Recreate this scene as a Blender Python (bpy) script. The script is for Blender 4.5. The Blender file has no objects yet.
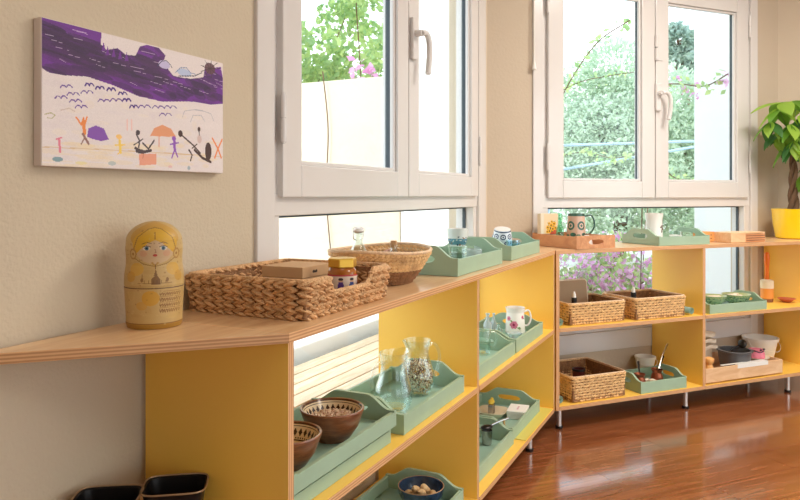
import bpy, bmesh, math, random
import numpy as np
from mathutils import Vector, Matrix, Euler
random.seed(7); rng = np.random.default_rng(7)
PI = math.pi
sc = bpy.context.scene
COL = sc.collection

# ---------------------------------------------------------------- camera, sky, sun, fill lamps, exposure
cam_d = bpy.data.cameras.new('camera'); cam = bpy.data.objects.new('camera', cam_d); COL.objects.link(cam)
cam.location = (0, 0, 1.175); cam.rotation_euler = (PI/2, 0, 0)
cam_d.lens = 690/800*36; cam_d.sensor_width = 36; cam_d.shift_y = -55.5/800
cam_d.clip_start = 0.05; cam_d.clip_end = 200
sc.camera = cam
sc.view_settings.view_transform = 'Standard'; sc.view_settings.look = 'None'
sc.view_settings.exposure = 0.5; sc.view_settings.gamma = 1.0
sc.view_settings.use_curve_mapping = False
world = bpy.data.worlds.new('sky'); sc.world = world; world.use_nodes = True
wn = world.node_tree.nodes; wl = world.node_tree.links
bg = wn['Background']
tc = wn.new('ShaderNodeTexCoord'); sp = wn.new('ShaderNodeSeparateXYZ'); cr = wn.new('ShaderNodeValToRGB')
wl.new(tc.outputs['Generated'], sp.inputs[0]); wl.new(sp.outputs['Z'], cr.inputs[0]); wl.new(cr.outputs[0], bg.inputs[0])
cr.color_ramp.elements[0].position = 0.0; cr.color_ramp.elements[0].color = (0.95, 0.97, 1.0, 1)
cr.color_ramp.elements[1].position = 0.9; cr.color_ramp.elements[1].color = (0.62, 0.78, 1.0, 1)
bg.inputs[1].default_value = 2.3
sun_d = bpy.data.lights.new('sun', 'SUN'); sun_d.energy = 1.6; sun_d.angle = math.radians(2); sun_d.color = (1, .95, .87)
sun = bpy.data.objects.new('sun', sun_d); COL.objects.link(sun)
sun.rotation_euler = Vector((.35, .80, -.62)).to_track_quat('-Z', 'Y').to_euler()
FILL_LAMPS = [((-0.1, 0.2), 4), ((2.1, 2.6), 50), ((2.9, 0.2), 26)]      # added fill panels under the ceiling (position, watts); built further down

# ---------------------------------------------------------------- frames of the two shelf runs
AO, AR = (-.2198, 1.367), math.atan2(.9002, .4355)
BO, BR_ = (.768, 3.4), math.atan2(.389, .921)
T_, M_, B_ = .90, .513, .126
def fr(F, s, d):
    O, r = (AO, AR) if F == 'A' else (BO, BR_)
    c, n = math.cos(r), math.sin(r)
    return O[0]+s*c-d*n, O[1]+s*n+d*c

# ---------------------------------------------------------------- materials
def lin(c):
    return tuple((x/255/12.92 if x/255 <= .04045 else ((x/255+.055)/1.055)**2.4) for x in c)
def mat(name, col, rough=.5, metal=0, bump=0, bscale=40, var=0, vscale=8, coat=0, trans=0, ior=1.45, spec=.5, sub=None, stretch=(1, 1, 1)):
    m = bpy.data.materials.new(name); m.use_nodes = True
    n = m.node_tree.nodes; l = m.node_tree.links; p = n['Principled BSDF']
    c = lin(col)
    p.inputs['Base Color'].default_value = (*c, 1); p.inputs['Roughness'].default_value = rough
    p.inputs['Metallic'].default_value = metal; p.inputs['Coat Weight'].default_value = coat
    p.inputs['Coat Roughness'].default_value = .12
    p.inputs['Transmission Weight'].default_value = trans; p.inputs['IOR'].default_value = ior
    p.inputs['Specular IOR Level'].default_value = spec
    if bump or var:
        t = n.new('ShaderNodeTexCoord'); mp = n.new('ShaderNodeMapping'); l.new(t.outputs['Object'], mp.inputs[0])
        mp.inputs['Scale'].default_value = stretch
        if bump:
            nz = n.new('ShaderNodeTexNoise'); nz.inputs['Scale'].default_value = bscale; nz.inputs['Detail'].default_value = 4
            l.new(mp.outputs[0], nz.inputs[0]); b = n.new('ShaderNodeBump'); b.inputs['Strength'].default_value = bump
            b.inputs['Distance'].default_value = .01
            l.new(nz.outputs[0], b.inputs['Height']); l.new(b.outputs[0], p.inputs['Normal'])
        if var:
            nz = n.new('ShaderNodeTexNoise'); nz.inputs['Scale'].default_value = vscale; nz.inputs['Detail'].default_value = 5
            l.new(mp.outputs[0], nz.inputs[0]); r = n.new('ShaderNodeValToRGB'); l.new(nz.outputs[0], r.inputs[0])
            r.color_ramp.elements[0].position = .3; r.color_ramp.elements[1].position = .7
            r.color_ramp.elements[0].color = (*[x*(1-var) for x in c], 1)
            r.color_ramp.elements[1].color = (*[min(1, x*(1+var)) for x in c], 1)
            l.new(r.outputs[0], p.inputs['Base Color'])
    return m
def wood(name, c1, c2, stretch, rough=.4, scale=3, coat=0, objrand=0):
    m = bpy.data.materials.new(name); m.use_nodes = True
    n = m.node_tree.nodes; l = m.node_tree.links; p = n['Principled BSDF']
    t = n.new('ShaderNodeTexCoord'); mp = n.new('ShaderNodeMapping'); mp.inputs['Scale'].default_value = stretch
    l.new(t.outputs['Object'], mp.inputs[0])
    if objrand:
        oi = n.new('ShaderNodeObjectInfo'); ad = n.new('ShaderNodeVectorMath'); ad.operation = 'SCALE'
        cb = n.new('ShaderNodeCombineXYZ'); l.new(oi.outputs['Random'], cb.inputs[0]); l.new(oi.outputs['Random'], cb.inputs[1])
        l.new(cb.outputs[0], ad.inputs[0]); ad.inputs['Scale'].default_value = 37; l.new(ad.outputs[0], mp.inputs['Location'])
    nz = n.new('ShaderNodeTexNoise'); nz.inputs['Scale'].default_value = scale; nz.inputs['Detail'].default_value = 6
    nz.inputs['Distortion'].default_value = 1.2; nz.inputs['Roughness'].default_value = .6
    l.new(mp.outputs[0], nz.inputs[0]); r = n.new('ShaderNodeValToRGB'); l.new(nz.outputs[0], r.inputs[0])
    r.color_ramp.elements[0].position = .32; r.color_ramp.elements[1].position = .68
    r.color_ramp.elements[0].color = (*lin(c1), 1); r.color_ramp.elements[1].color = (*lin(c2), 1)
    out = r.outputs[0]
    if objrand:
        hs = n.new('ShaderNodeHueSaturation'); l.new(out, hs.inputs['Color']); mr = n.new('ShaderNodeMapRange')
        l.new(oi.outputs['Random'], mr.inputs[0]); mr.inputs[3].default_value = 1-objrand; mr.inputs[4].default_value = 1+objrand
        l.new(mr.outputs[0], hs.inputs['Value']); out = hs.outputs[0]
    l.new(out, p.inputs['Base Color']); p.inputs['Roughness'].default_value = rough
    p.inputs['Coat Weight'].default_value = coat; p.inputs['Coat Roughness'].default_value = .1
    return m
def ply(name, axis):
    m = bpy.data.materials.new(name); m.use_nodes = True
    n = m.node_tree.nodes; l = m.node_tree.links; p = n['Principled BSDF']
    t = n.new('ShaderNodeTexCoord'); s = n.new('ShaderNodeSeparateXYZ'); l.new(t.outputs['Object'], s.inputs[0])
    mu = n.new('ShaderNodeMath'); mu.operation = 'MULTIPLY'; mu.inputs[1].default_value = 2*PI/.0066
    l.new(s.outputs[axis], mu.inputs[0]); si = n.new('ShaderNodeMath'); si.operation = 'SINE'; l.new(mu.outputs[0], si.inputs[0])
    nz = n.new('ShaderNodeTexNoise'); nz.inputs['Scale'].default_value = 14; l.new(t.outputs['Object'], nz.inputs[0])
    ad = n.new('ShaderNodeMath'); l.new(si.outputs[0], ad.inputs[0]); l.new(nz.outputs[0], ad.inputs[1])
    r = n.new('ShaderNodeValToRGB'); l.new(ad.outputs[0], r.inputs[0])
    r.color_ramp.elements[0].position = .1; r.color_ramp.elements[1].position = .95
    r.color_ramp.elements[0].color = (*lin((196, 140, 92)), 1); r.color_ramp.elements[1].color = (*lin((228, 180, 132)), 1)
    l.new(r.outputs[0], p.inputs['Base Color']); p.inputs['Roughness'].default_value = .45
    return m
def painted_mat(name, rough=.5, coat=0):
    m = bpy.data.materials.new(name); m.use_nodes = True
    n = m.node_tree.nodes; l = m.node_tree.links; p = n['Principled BSDF']
    a = n.new('ShaderNodeAttribute'); a.attribute_name = 'Col'; l.new(a.outputs['Color'], p.inputs['Base Color'])
    p.inputs['Roughness'].default_value = rough; p.inputs['Coat Weight'].default_value = coat
    return m
def pane_mat():
    m = bpy.data.materials.new('window_glass'); m.use_nodes = True
    n = m.node_tree.nodes; l = m.node_tree.links; n.remove(n['Principled BSDF'])
    tr = n.new('ShaderNodeBsdfTransparent'); tr.inputs[0].default_value = (.95, .98, .97, 1)
    gl = n.new('ShaderNodeBsdfGlossy'); gl.inputs['Roughness'].default_value = .02
    lw = n.new('ShaderNodeLayerWeight'); lw.inputs[0].default_value = .5; pw = n.new('ShaderNodeMath'); pw.operation = 'POWER'; pw.inputs[1].default_value = 5
    l.new(lw.outputs['Facing'], pw.inputs[0]); ma = n.new('ShaderNodeMath'); ma.operation = 'MULTIPLY_ADD'; l.new(pw.outputs[0], ma.inputs[0])
    ma.inputs[1].default_value = .7; ma.inputs[2].default_value = .035; mx = n.new('ShaderNodeMixShader')
    l.new(ma.outputs[0], mx.inputs[0]); l.new(tr.outputs[0], mx.inputs[1]); l.new(gl.outputs[0], mx.inputs[2])
    l.new(mx.outputs[0], n['Material Output'].inputs[0])
    return m
def leaf_mat(name, c1, c2, tw=.45):
    m = bpy.data.materials.new(name); m.use_nodes = True
    n = m.node_tree.nodes; l = m.node_tree.links; p = n['Principled BSDF']
    g = n.new('ShaderNodeNewGeometry'); r = n.new('ShaderNodeValToRGB'); l.new(g.outputs['Random Per Island'], r.inputs[0])
    r.color_ramp.elements[0].color = (*lin(c1), 1); r.color_ramp.elements[1].color = (*lin(c2), 1)
    l.new(r.outputs[0], p.inputs['Base Color']); p.inputs['Roughness'].default_value = .45
    t = n.new('ShaderNodeBsdfTranslucent'); l.new(r.outputs[0], t.inputs[0]); mx = n.new('ShaderNodeMixShader'); mx.inputs[0].default_value = tw
    l.new(p.outputs[0], mx.inputs[1]); l.new(t.outputs[0], mx.inputs[2]); l.new(mx.outputs[0], n['Material Output'].inputs[0])
    return m

def thin_glass(name, tint, base=.05):
    m = bpy.data.materials.new(name); m.use_nodes = True
    n = m.node_tree.nodes; l = m.node_tree.links; n.remove(n['Principled BSDF'])
    tr = n.new('ShaderNodeBsdfTransparent'); tr.inputs[0].default_value = (*tint, 1)
    gl = n.new('ShaderNodeBsdfGlossy'); gl.inputs['Roughness'].default_value = .04; gl.inputs[0].default_value = (.95, 1, .98, 1)
    lw = n.new('ShaderNodeLayerWeight'); lw.inputs[0].default_value = .5; pw = n.new('ShaderNodeMath'); pw.operation = 'POWER'; pw.inputs[1].default_value = 2.6
    l.new(lw.outputs['Facing'], pw.inputs[0]); ma = n.new('ShaderNodeMath'); ma.operation = 'MULTIPLY_ADD'; l.new(pw.outputs[0], ma.inputs[0])
    ma.inputs[1].default_value = .9; ma.inputs[2].default_value = base; mx = n.new('ShaderNodeMixShader')
    l.new(ma.outputs[0], mx.inputs[0]); l.new(tr.outputs[0], mx.inputs[1]); l.new(gl.outputs[0], mx.inputs[2])
    l.new(mx.outputs[0], n['Material Output'].inputs[0])
    return m
WALL = mat('wall_plaster', (206, 190, 166), .85, bump=.24, bscale=110, var=.015, vscale=3)
WALL2 = mat('wall_plaster_smooth', (198, 181, 160), .85, bump=.15, bscale=60)
CEIL = mat('ceiling_paint', (240, 234, 224), .9)
UPVC = mat('window_white', (222, 217, 214), .22, coat=.4)
SEAL = mat('window_seal', (70, 78, 84), .5)
PANE = pane_mat()
YEL = mat('yellow_laminate', (255, 206, 92), .36, bump=.02, bscale=200)
TOPW = wood('top_wood', (219, 172, 122), (238, 200, 155), (1.2, 14, 8), .33, 2.2, coat=.3)
PLYH = ply('ply_edge_horizontal', 'Z'); PLYV = ply('ply_edge_upright', 'X')
MINT = mat('mint_paint', (160, 186, 160), .42, var=.04, vscale=10)
MINTD = mat('mint_paint_inside', (150, 184, 166), .4, var=.04, vscale=10)
CHROME = mat('chrome', (222, 218, 214), .38, metal=.8)
BLACKP = mat('black_plastic', (28, 26, 26), .4)
FLOORW = wood('floor_laminate', (112, 60, 36), (164, 100, 64), (1.3, 16, 1), .22, 2.0, coat=1.0, objrand=.10)
GLASS = thin_glass('clear_glass', (.94, .97, .96))
GREENGLASS = thin_glass('green_glass', (.72, .90, .78))
FROST = mat('frosted_glass', (228, 238, 236), .25, trans=.55, ior=1.3)
STRAW = mat('hyacinth_straw', (220, 172, 122), .62, bump=.8, bscale=160, var=.22, vscale=38)
STRAWD = mat('hyacinth_straw_inside', (150, 108, 72), .8, bump=.8, bscale=120, var=.3, vscale=60)
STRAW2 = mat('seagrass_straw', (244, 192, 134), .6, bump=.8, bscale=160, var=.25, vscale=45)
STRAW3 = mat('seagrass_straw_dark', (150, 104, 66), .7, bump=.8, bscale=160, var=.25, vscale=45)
RIMS = mat('straw_rim', (232, 198, 160), .6, bump=.5, bscale=120, var=.12, vscale=60)
KRAFT = mat('kraft_card', (206, 168, 126), .75, var=.04)
BOWLW = wood('bowl_wood', (104, 58, 34), (160, 100, 62), (3, 3, 14), .3, 5, coat=.4)
WOODT = wood('tray_wood', (196, 132, 88), (222, 164, 116), (2, 12, 8), .45, 3)
WOODL = wood('light_wood', (222, 176, 130), (240, 202, 160), (2, 12, 8), .45, 3)
WHITEC = mat('white_ceramic', (240, 236, 230), .2, coat=.5)
WHITEP = mat('white_plastic', (240, 238, 232), .4)
PAINTC = painted_mat('painted_ceramic', .25, .4)
PAINTM = painted_mat('painted_matt', .6)
PAINTD = painted_mat('painted_doll_varnish', .5, .08)
BLUEC = mat('dark_blue_ceramic', (44, 62, 86), .2, coat=.5, var=.35, vscale=60)
TERRA = mat('terracotta', (190, 100, 70), .5)
COPPER = mat('copper', (150, 82, 56), .3, metal=.75)
DARKM = mat('dark_metal', (52, 50, 50), .3, metal=.8)
STEEL = mat('steel', (185, 182, 178), .25, metal=1)
GOLD = mat('gold_lid', (226, 178, 72), .3, metal=.6)
HONEY = mat('honey', (170, 96, 28), .15, coat=.5)
ORANGE = mat('orange_paint', (240, 120, 20), .35)
CREAM = mat('cream_fabric', (240, 226, 204), .9, bump=.4, bscale=90)
PINK = mat('pink_fabric', (226, 130, 150), .85, bump=.4, bscale=90)
YPOT = mat('yellow_pot_glaze', (246, 205, 20), .2, coat=.6)
SOIL = mat('soil', (70, 50, 36), .95, bump=1, bscale=50)
BARK = mat('bark', (112, 84, 62), .85, bump=.8, bscale=40)
LEAF = leaf_mat('pachira_leaf', (96, 150, 46), (150, 196, 70), .5)
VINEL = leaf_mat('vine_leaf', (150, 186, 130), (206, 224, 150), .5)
TREEL_HAZED = leaf_mat('tree_leaf', (182, 202, 178), (208, 222, 196), .5)  # outdoor haze is put into this leaf colour as paleness
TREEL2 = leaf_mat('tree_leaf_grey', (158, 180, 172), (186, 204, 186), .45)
PETAL = leaf_mat('pink_petal', (226, 150, 206), (246, 206, 236), .5)
STUCCO = mat('outside_cream_render', (218, 203, 182), .9, bump=.3, bscale=20)
STUCCOW = mat('outside_white_render', (246, 246, 246), .9)
DECK = wood('deck_wood', (205, 172, 138), (232, 206, 176), (1.2, 14, 1), .7, 3, objrand=.08)
CABLE = mat('cable_blue_grey', (170, 196, 215), .5)
GRND = mat('outside_ground', (196, 190, 176), .95, var=.1, vscale=2)
NUT = mat('nut_shell', (214, 178, 128), .6, bump=.6, bscale=90)
BEANL = leaf_mat('mixed_beans', (252, 236, 206), (110, 60, 36), 0)
for nd in BEANL.node_tree.nodes:
    if nd.type == 'VALTORGB':
        nd.color_ramp.interpolation = 'CONSTANT'; nd.color_ramp.elements[1].position = .78
        for ps, cc in ((.35, (232, 186, 130)), (.55, (255, 246, 224))): nd.color_ramp.elements.new(ps).color = (*lin(cc), 1)

# ---------------------------------------------------------------- mesh helpers
class MB:
    def __init__(s): s.v = []; s.f = []
    def add(s, v, f):
        n = len(s.v); s.v += [tuple(p) for p in v]; s.f += [tuple(i+n for i in q) for q in f]; return s
    def box(s, x0, x1, y0, y1, z0, z1):
        return s.add([(x0,y0,z0),(x1,y0,z0),(x1,y1,z0),(x0,y1,z0),(x0,y0,z1),(x1,y0,z1),(x1,y1,z1),(x0,y1,z1)],
                     [(3,2,1,0),(4,5,6,7),(0,1,5,4),(1,2,6,5),(2,3,7,6),(3,0,4,7)])
    def prism(s, pts, z0, z1):                       # pts counter-clockwise
        n = len(pts); v = [(x,y,z0) for x,y in pts]+[(x,y,z1) for x,y in pts]
        f = [tuple(range(n-1,-1,-1)), tuple(range(n,2*n))]+[(i,(i+1)%n,n+(i+1)%n,n+i) for i in range(n)]
        return s.add(v, f)
    def lathe(s, prof, c=(0,0,0), seg=32, sx=1, sy=1, cap=True):
        v = []; f = []; m = len(prof)
        for r, z in prof:
            for k in range(seg):
                a = 2*PI*k/seg; v.append((c[0]+r*math.cos(a)*sx, c[1]+r*math.sin(a)*sy, c[2]+z))
        for i in range(m-1):
            for k in range(seg):
                k2 = (k+1)%seg; f.append((i*seg+k, i*seg+k2, (i+1)*seg+k2, (i+1)*seg+k))
        if cap and prof[0][0] > 1e-6: f.append(tuple(range(seg-1,-1,-1)))
        if cap and prof[-1][0] > 1e-6: f.append(tuple((m-1)*seg+k for k in range(seg)))
        return s.add(v, f)
    def tube(s, pts, r, seg=8, closed=False):
        P = [Vector(p) for p in pts]; n = len(P); v = []; f = []; up = Vector((0,0,1)); N = None
        for i, p in enumerate(P):
            a = P[(i-1)%n] if (closed or i > 0) else p; b = P[(i+1)%n] if (closed or i < n-1) else p
            t = (b-a).normalized()
            if N is None: N = t.cross(up) if abs(t.dot(up)) < .95 else t.cross(Vector((1,0,0)))
            N = (N - t*N.dot(t)).normalized(); Bn = t.cross(N)
            rr = r[i] if isinstance(r, (list, tuple)) else r
            for k in range(seg):
                q = 2*PI*k/seg; v.append(p+N*math.cos(q)*rr+Bn*math.sin(q)*rr)
        m = n if closed else n-1
        for i in range(m):
            j = (i+1)%n
            for k in range(seg): k2 = (k+1)%seg; f.append((i*seg+k, i*seg+k2, j*seg+k2, j*seg+k))
        if not closed: f += [tuple(range(seg-1,-1,-1)), tuple((n-1)*seg+k for k in range(seg))]
        return s.add(v, f)
    def blob(s, c, r, R=None, seg=8, rings=5):
        v = [(0,0,-1)]; f = []
        for i in range(1, rings):
            ph = -PI/2+PI*i/rings
            for k in range(seg): a = 2*PI*k/seg; v.append((math.cos(ph)*math.cos(a), math.cos(ph)*math.sin(a), math.sin(ph)))
        v.append((0,0,1)); L = len(v)-1
        for k in range(seg): f.append((0, 1+(k+1)%seg, 1+k)); f.append((L, L-seg+k, L-seg+(k+1)%seg))
        for i in range(rings-2):
            for k in range(seg):
                k2 = (k+1)%seg; a = 1+i*seg; f.append((a+k, a+k2, a+seg+k2, a+seg+k))
        V = np.array(v)*np.array(r)
        if R is not None: V = V@np.array(R).T
        V = V+np.array(c)
        return s.add(V.tolist(), f)
    def build(s, name, m, parent=None, smooth=True, bevel=0, sharp=40):
        me = bpy.data.meshes.new(name); me.from_pydata(s.v, [], s.f); me.update()
        for x in (m if isinstance(m, (list, tuple)) else [m]): me.materials.append(x)
        if smooth:
            me.polygons.foreach_set('use_smooth', [True]*len(me.polygons)); me.set_sharp_from_angle(angle=math.radians(sharp))
        o = bpy.data.objects.new(name, me); COL.objects.link(o)
        if parent: o.parent = parent
        if bevel:
            b = o.modifiers.new('bevel', 'BEVEL'); b.width = bevel; b.segments = 2; b.limit_method = 'ANGLE'; b.angle_limit = math.radians(50)
        return o
def tag(o, label=None, cat=None, group=None, kind=None):
    if label: o['label'] = label
    if cat: o['category'] = cat
    if group: o['group'] = group
    if kind: o['kind'] = kind
    return o
def thing(name, label, cat, F, s, d, z, rz=0, group=None):
    o = bpy.data.objects.new(name, None); COL.objects.link(o); o.empty_display_size = .03
    if F in 'AB':
        x, y = fr(F, s, d); o.location = (x, y, z+(.001 if z else 0)); o.rotation_euler = (0, 0, (AR if F == 'A' else BR_)+rz)
    else: o.location = (s, d, z); o.rotation_euler = (0, 0, rz)
    return tag(o, label, cat, group)
def slots(o, fn):
    for p in o.data.polygons: p.material_index = fn(p.normal, p.center)
    return o
def shade(o): return o

# ---- painted grids: a raster in python, put on the mesh as flat print
class Pix:
    def __init__(s, w, h, bg):
        s.w, s.h = w, h; s.a = np.ones((h, w, 3))*np.array(bg); s.X, s.Y = np.meshgrid(np.arange(w)+.5, np.arange(h)+.5)
    def put(s, mask, c, al=1.0):
        m = (mask*al)[..., None] if mask.dtype != bool else (mask.astype(float)*al)[..., None]
        s.a = s.a*(1-m)+np.array(c)*m
    def ell(s, cx, cy, rx, ry, c, rot=0, al=1):
        dx, dy = s.X-cx, s.Y-cy; q, t = math.cos(rot), math.sin(rot)
        s.put(((dx*q+dy*t)/rx)**2+((-dx*t+dy*q)/ry)**2 < 1, c, al)
    def line(s, pts, w, c, al=1):
        m = np.zeros((s.h, s.w), bool)
        for (x0, y0), (x1, y1) in zip(pts[:-1], pts[1:]):
            L = (x1-x0)**2+(y1-y0)**2+1e-9; t = np.clip(((s.X-x0)*(x1-x0)+(s.Y-y0)*(y1-y0))/L, 0, 1)
            m |= (s.X-x0-t*(x1-x0))**2+(s.Y-y0-t*(y1-y0))**2 < (w/2)**2
        s.put(m, c, al)
    def poly(s, pts, c, al=1):
        m = np.zeros((s.h, s.w), bool); n = len(pts)
        for i in range(n):
            x0, y0 = pts[i]; x1, y1 = pts[(i+1)%n]
            if y0 == y1: continue
            cnd = ((y0 <= s.Y) != (y1 <= s.Y)) & (s.X < (x1-x0)*(s.Y-y0)/(y1-y0)+x0); m ^= cnd
        s.put(m, c, al); return m
    def rect(s, x0, y0, x1, y1, c, al=1): s.put((s.X > x0)&(s.X < x1)&(s.Y > y0)&(s.Y < y1), c, al)
def grid(name, fn, pix, m, parent, closed=False, both=False):
    """fn(u, v) -> xyz ; u 0..1 left to right, v 0..1 bottom to top; one quad per pixel"""
    w, h = pix.w, pix.h; v = [fn(i/w, j/h) for j in range(h+1) for i in range(w+1)]
    f = [(j*(w+1)+i, j*(w+1)+i+1, (j+1)*(w+1)+i+1, (j+1)*(w+1)+i) for j in range(h) for i in range(w)]
    me = bpy.data.meshes.new(name); me.from_pydata(v, [], f); me.materials.append(m)
    me.polygons.foreach_set('use_smooth', [True]*len(f))
    a = me.attributes.new('Col', 'FLOAT_COLOR', 'CORNER')
    c = pix.a[::-1]/255.; c = np.where(c <= .04045, c/12.92, ((c+.055)/1.055)**2.4)
    c = np.concatenate([c, np.ones((h, w, 1))], 2).reshape(-1, 4).repeat(4, 0)
    a.data.foreach_set('color', c.ravel().astype(np.float32)); me.update()
    o = bpy.data.objects.new(name, me); COL.objects.link(o); o.parent = parent
    return o

# ---------------------------------------------------------------- room shell
CH = 2.9; WT = .2
def wpt(F, s, d): return fr(F, s, d)
WL0 = wpt('A', -3.4, .40); CAB = (.468, 3.707); CBC = (2.50, 4.566); WR = (4.35, 3.965); WS = (4.35, -1.9)
WRr = (WL0[0], -1.9)
ROOM = [WL0, WRr, WS, WR, CBC, CAB]                   # counter-clockwise seen from above
def wall(name, p, q, m, holes=()):                    # interior on the right of p->q ; frame x along p->q, y outward
    dx, dy = q[0]-p[0], q[1]-p[1]; L = math.hypot(dx, dy); r = math.atan2(dy, dx); b = MB()
    e = .10
    if not holes: b.box(-e, L+e, 0, WT, 0, CH)
    else:
        x0, x1, z0, z1 = holes
        b.box(-e, x0, 0, WT, 0, CH); b.box(x1, L+(.07 if name == 'wall_left' else 0), 0, WT, 0, CH); b.box(x0, x1, 0, WT, 0, z0); b.box(x0, x1, 0, WT, z1, CH)
    o = b.build(name, m, smooth=False); o.location = (*p, 0); o.rotation_euler = (0, 0, r)
    return tag(o, kind='structure')
ZB, ZT = .27, 2.5
tA0, tA1 = .406, 2.355; tB0, tB1 = .129, 1.852
wall('wall_left', WL0, CAB, WALL, (3.4+tA0, 3.4+tA1, ZB, ZT))
LB = math.hypot(CBC[0]-CAB[0], CBC[1]-CAB[1])
sB = .156
o = wall('wall_back', CAB, CBC, WALL2, (sB+tB0, sB+tB1, ZB, ZT))
wall('wall_right', CBC, WR, WALL2); wall('wall_side', WR, WS, WALL2, (1.2, 5.4, .1, 2.35)); wall('wall_rear', WS, WRr, WALL2, (.5, 3.1, .1, 2.35))
wall('wall_behind', WRr, WL0, WALL2)
tag(MB().prism([(p[0]*1.02, p[1]*1.02) for p in ROOM], CH, CH+.12).build('ceiling', CEIL, smooth=False), kind='structure')
floor = tag(MB().prism([(p[0]*1.03, p[1]*1.03) for p in ROOM], -.08, -.009).build('floor', mat('floor_joint', (60, 32, 20), .5), smooth=False), kind='structure')

def clip(poly, room):
    for i in range(len(room)):
        a = room[i]; b = room[(i+1)%len(room)]; out = []
        def side(p): return (b[0]-a[0])*(p[1]-a[1])-(b[1]-a[1])*(p[0]-a[0])
        for j in range(len(poly)):
            p, q = poly[j], poly[(j+1)%len(poly)]; sp_, sq = side(p), side(q)
            if sp_ >= 0: out.append(p)
            if sp_*sq < 0: t = sp_/(sp_-sq); out.append((p[0]+t*(q[0]-p[0]), p[1]+t*(q[1]-p[1])))
        poly = out
        if not poly: return []
    return poly
PW, PLn = .19, 1.28; plank_me = None
c_, s_ = math.cos(BR_), math.sin(BR_)
for j in range(-26, 12):
    off = (j*0.47) % PLn
    for i in range(-5, 7):
        x0, y0 = i*PLn+off, j*PW
        q = [(x0+.0008, y0+.0008), (x0+PLn-.0008, y0+.0008), (x0+PLn-.0008, y0+PW-.0008), (x0+.0008, y0+PW-.0008)]
        wq = [(BO[0]+a*c_-b*s_, BO[1]+a*s_+b*c_) for a, b in q]
        cl = clip(wq, ROOM)
        if len(cl) < 3: continue
        cx, cy = wq[0]
        full = len(cl) == 4 and all(abs(a[0]-b[0])+abs(a[1]-b[1]) < 1e-9 for a, b in zip(cl, wq))
        if full and plank_me: o = bpy.data.objects.new('plank', plank_me); COL.objects.link(o)
        else:
            lp = [((a-cx)*c_+(b-cy)*s_, -(a-cx)*s_+(b-cy)*c_) for a, b in cl]
            o = MB().prism(lp, -.009, 0).build('plank', FLOORW, smooth=False)
            if full: plank_me = o.data
        o.parent = floor; o.location = (cx, cy, 0); o.rotation_euler = (0, 0, BR_)

# unseen glazed doors, added to let more daylight into the shelves
def glazed(name, p, q, x0, x1, n):
    dx, dy = q[0]-p[0], q[1]-p[1]; r = math.atan2(dy, dx); b = MB(); z0, z1 = .1, 2.35; w = (x1-x0)/n
    b.box(x0, x1, .04, .12, z0, z0+.07); b.box(x0, x1, .04, .12, z1-.07, z1)
    for k in range(n+1): c = x0+k*w; b.box(max(x0, c-.05), min(x1, c+.05), .04, .12, z0+.07, z1-.07)
    o = tag(b.build(name, UPVC, smooth=False, bevel=.003), kind='structure'); o.location = (*p, 0); o.rotation_euler = (0, 0, r)
    for k in range(n): MB().box(x0+k*w+.05, x0+(k+1)*w-.05, .078, .082, z0+.07, z1-.07).build('pane', PANE, o, False)
glazed('door_1', WR, WS, 1.2, 5.4, 4); glazed('door_2', WS, WRr, .5, 3.1, 3)

# unseen panels added under the ceiling to brighten the room
for k, ((lx, ly), pw) in enumerate(FILL_LAMPS):
    t = thing('ceiling_lamp', ['square ceiling light panel over the left shelf run', 'square ceiling light panel in the middle of the room', 'square ceiling light panel farthest from the left wall'][k], 'ceiling light', 'W', lx, ly, CH-.06, 0, 'ceiling light panels')
    b = MB(); b.box(-.5, .5, -.5, -.46, 0, .06); b.box(-.5, .5, .46, .5, 0, .06); b.box(-.5, -.46, -.46, .46, 0, .06); b.box(.46, .5, -.46, .46, 0, .06); b.box(-.46, .46, -.46, .46, .045, .06)
    b.build('frame', UPVC, t, False)
    ld = bpy.data.lights.new('panel_light', 'AREA'); ld.shape = 'SQUARE'; ld.size = .9; ld.energy = pw; ld.color = (1, .93, .84)
    lo = bpy.data.objects.new('panel_light', ld); COL.objects.link(lo); lo.parent = t; lo.location = (0, 0, .02)

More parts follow.
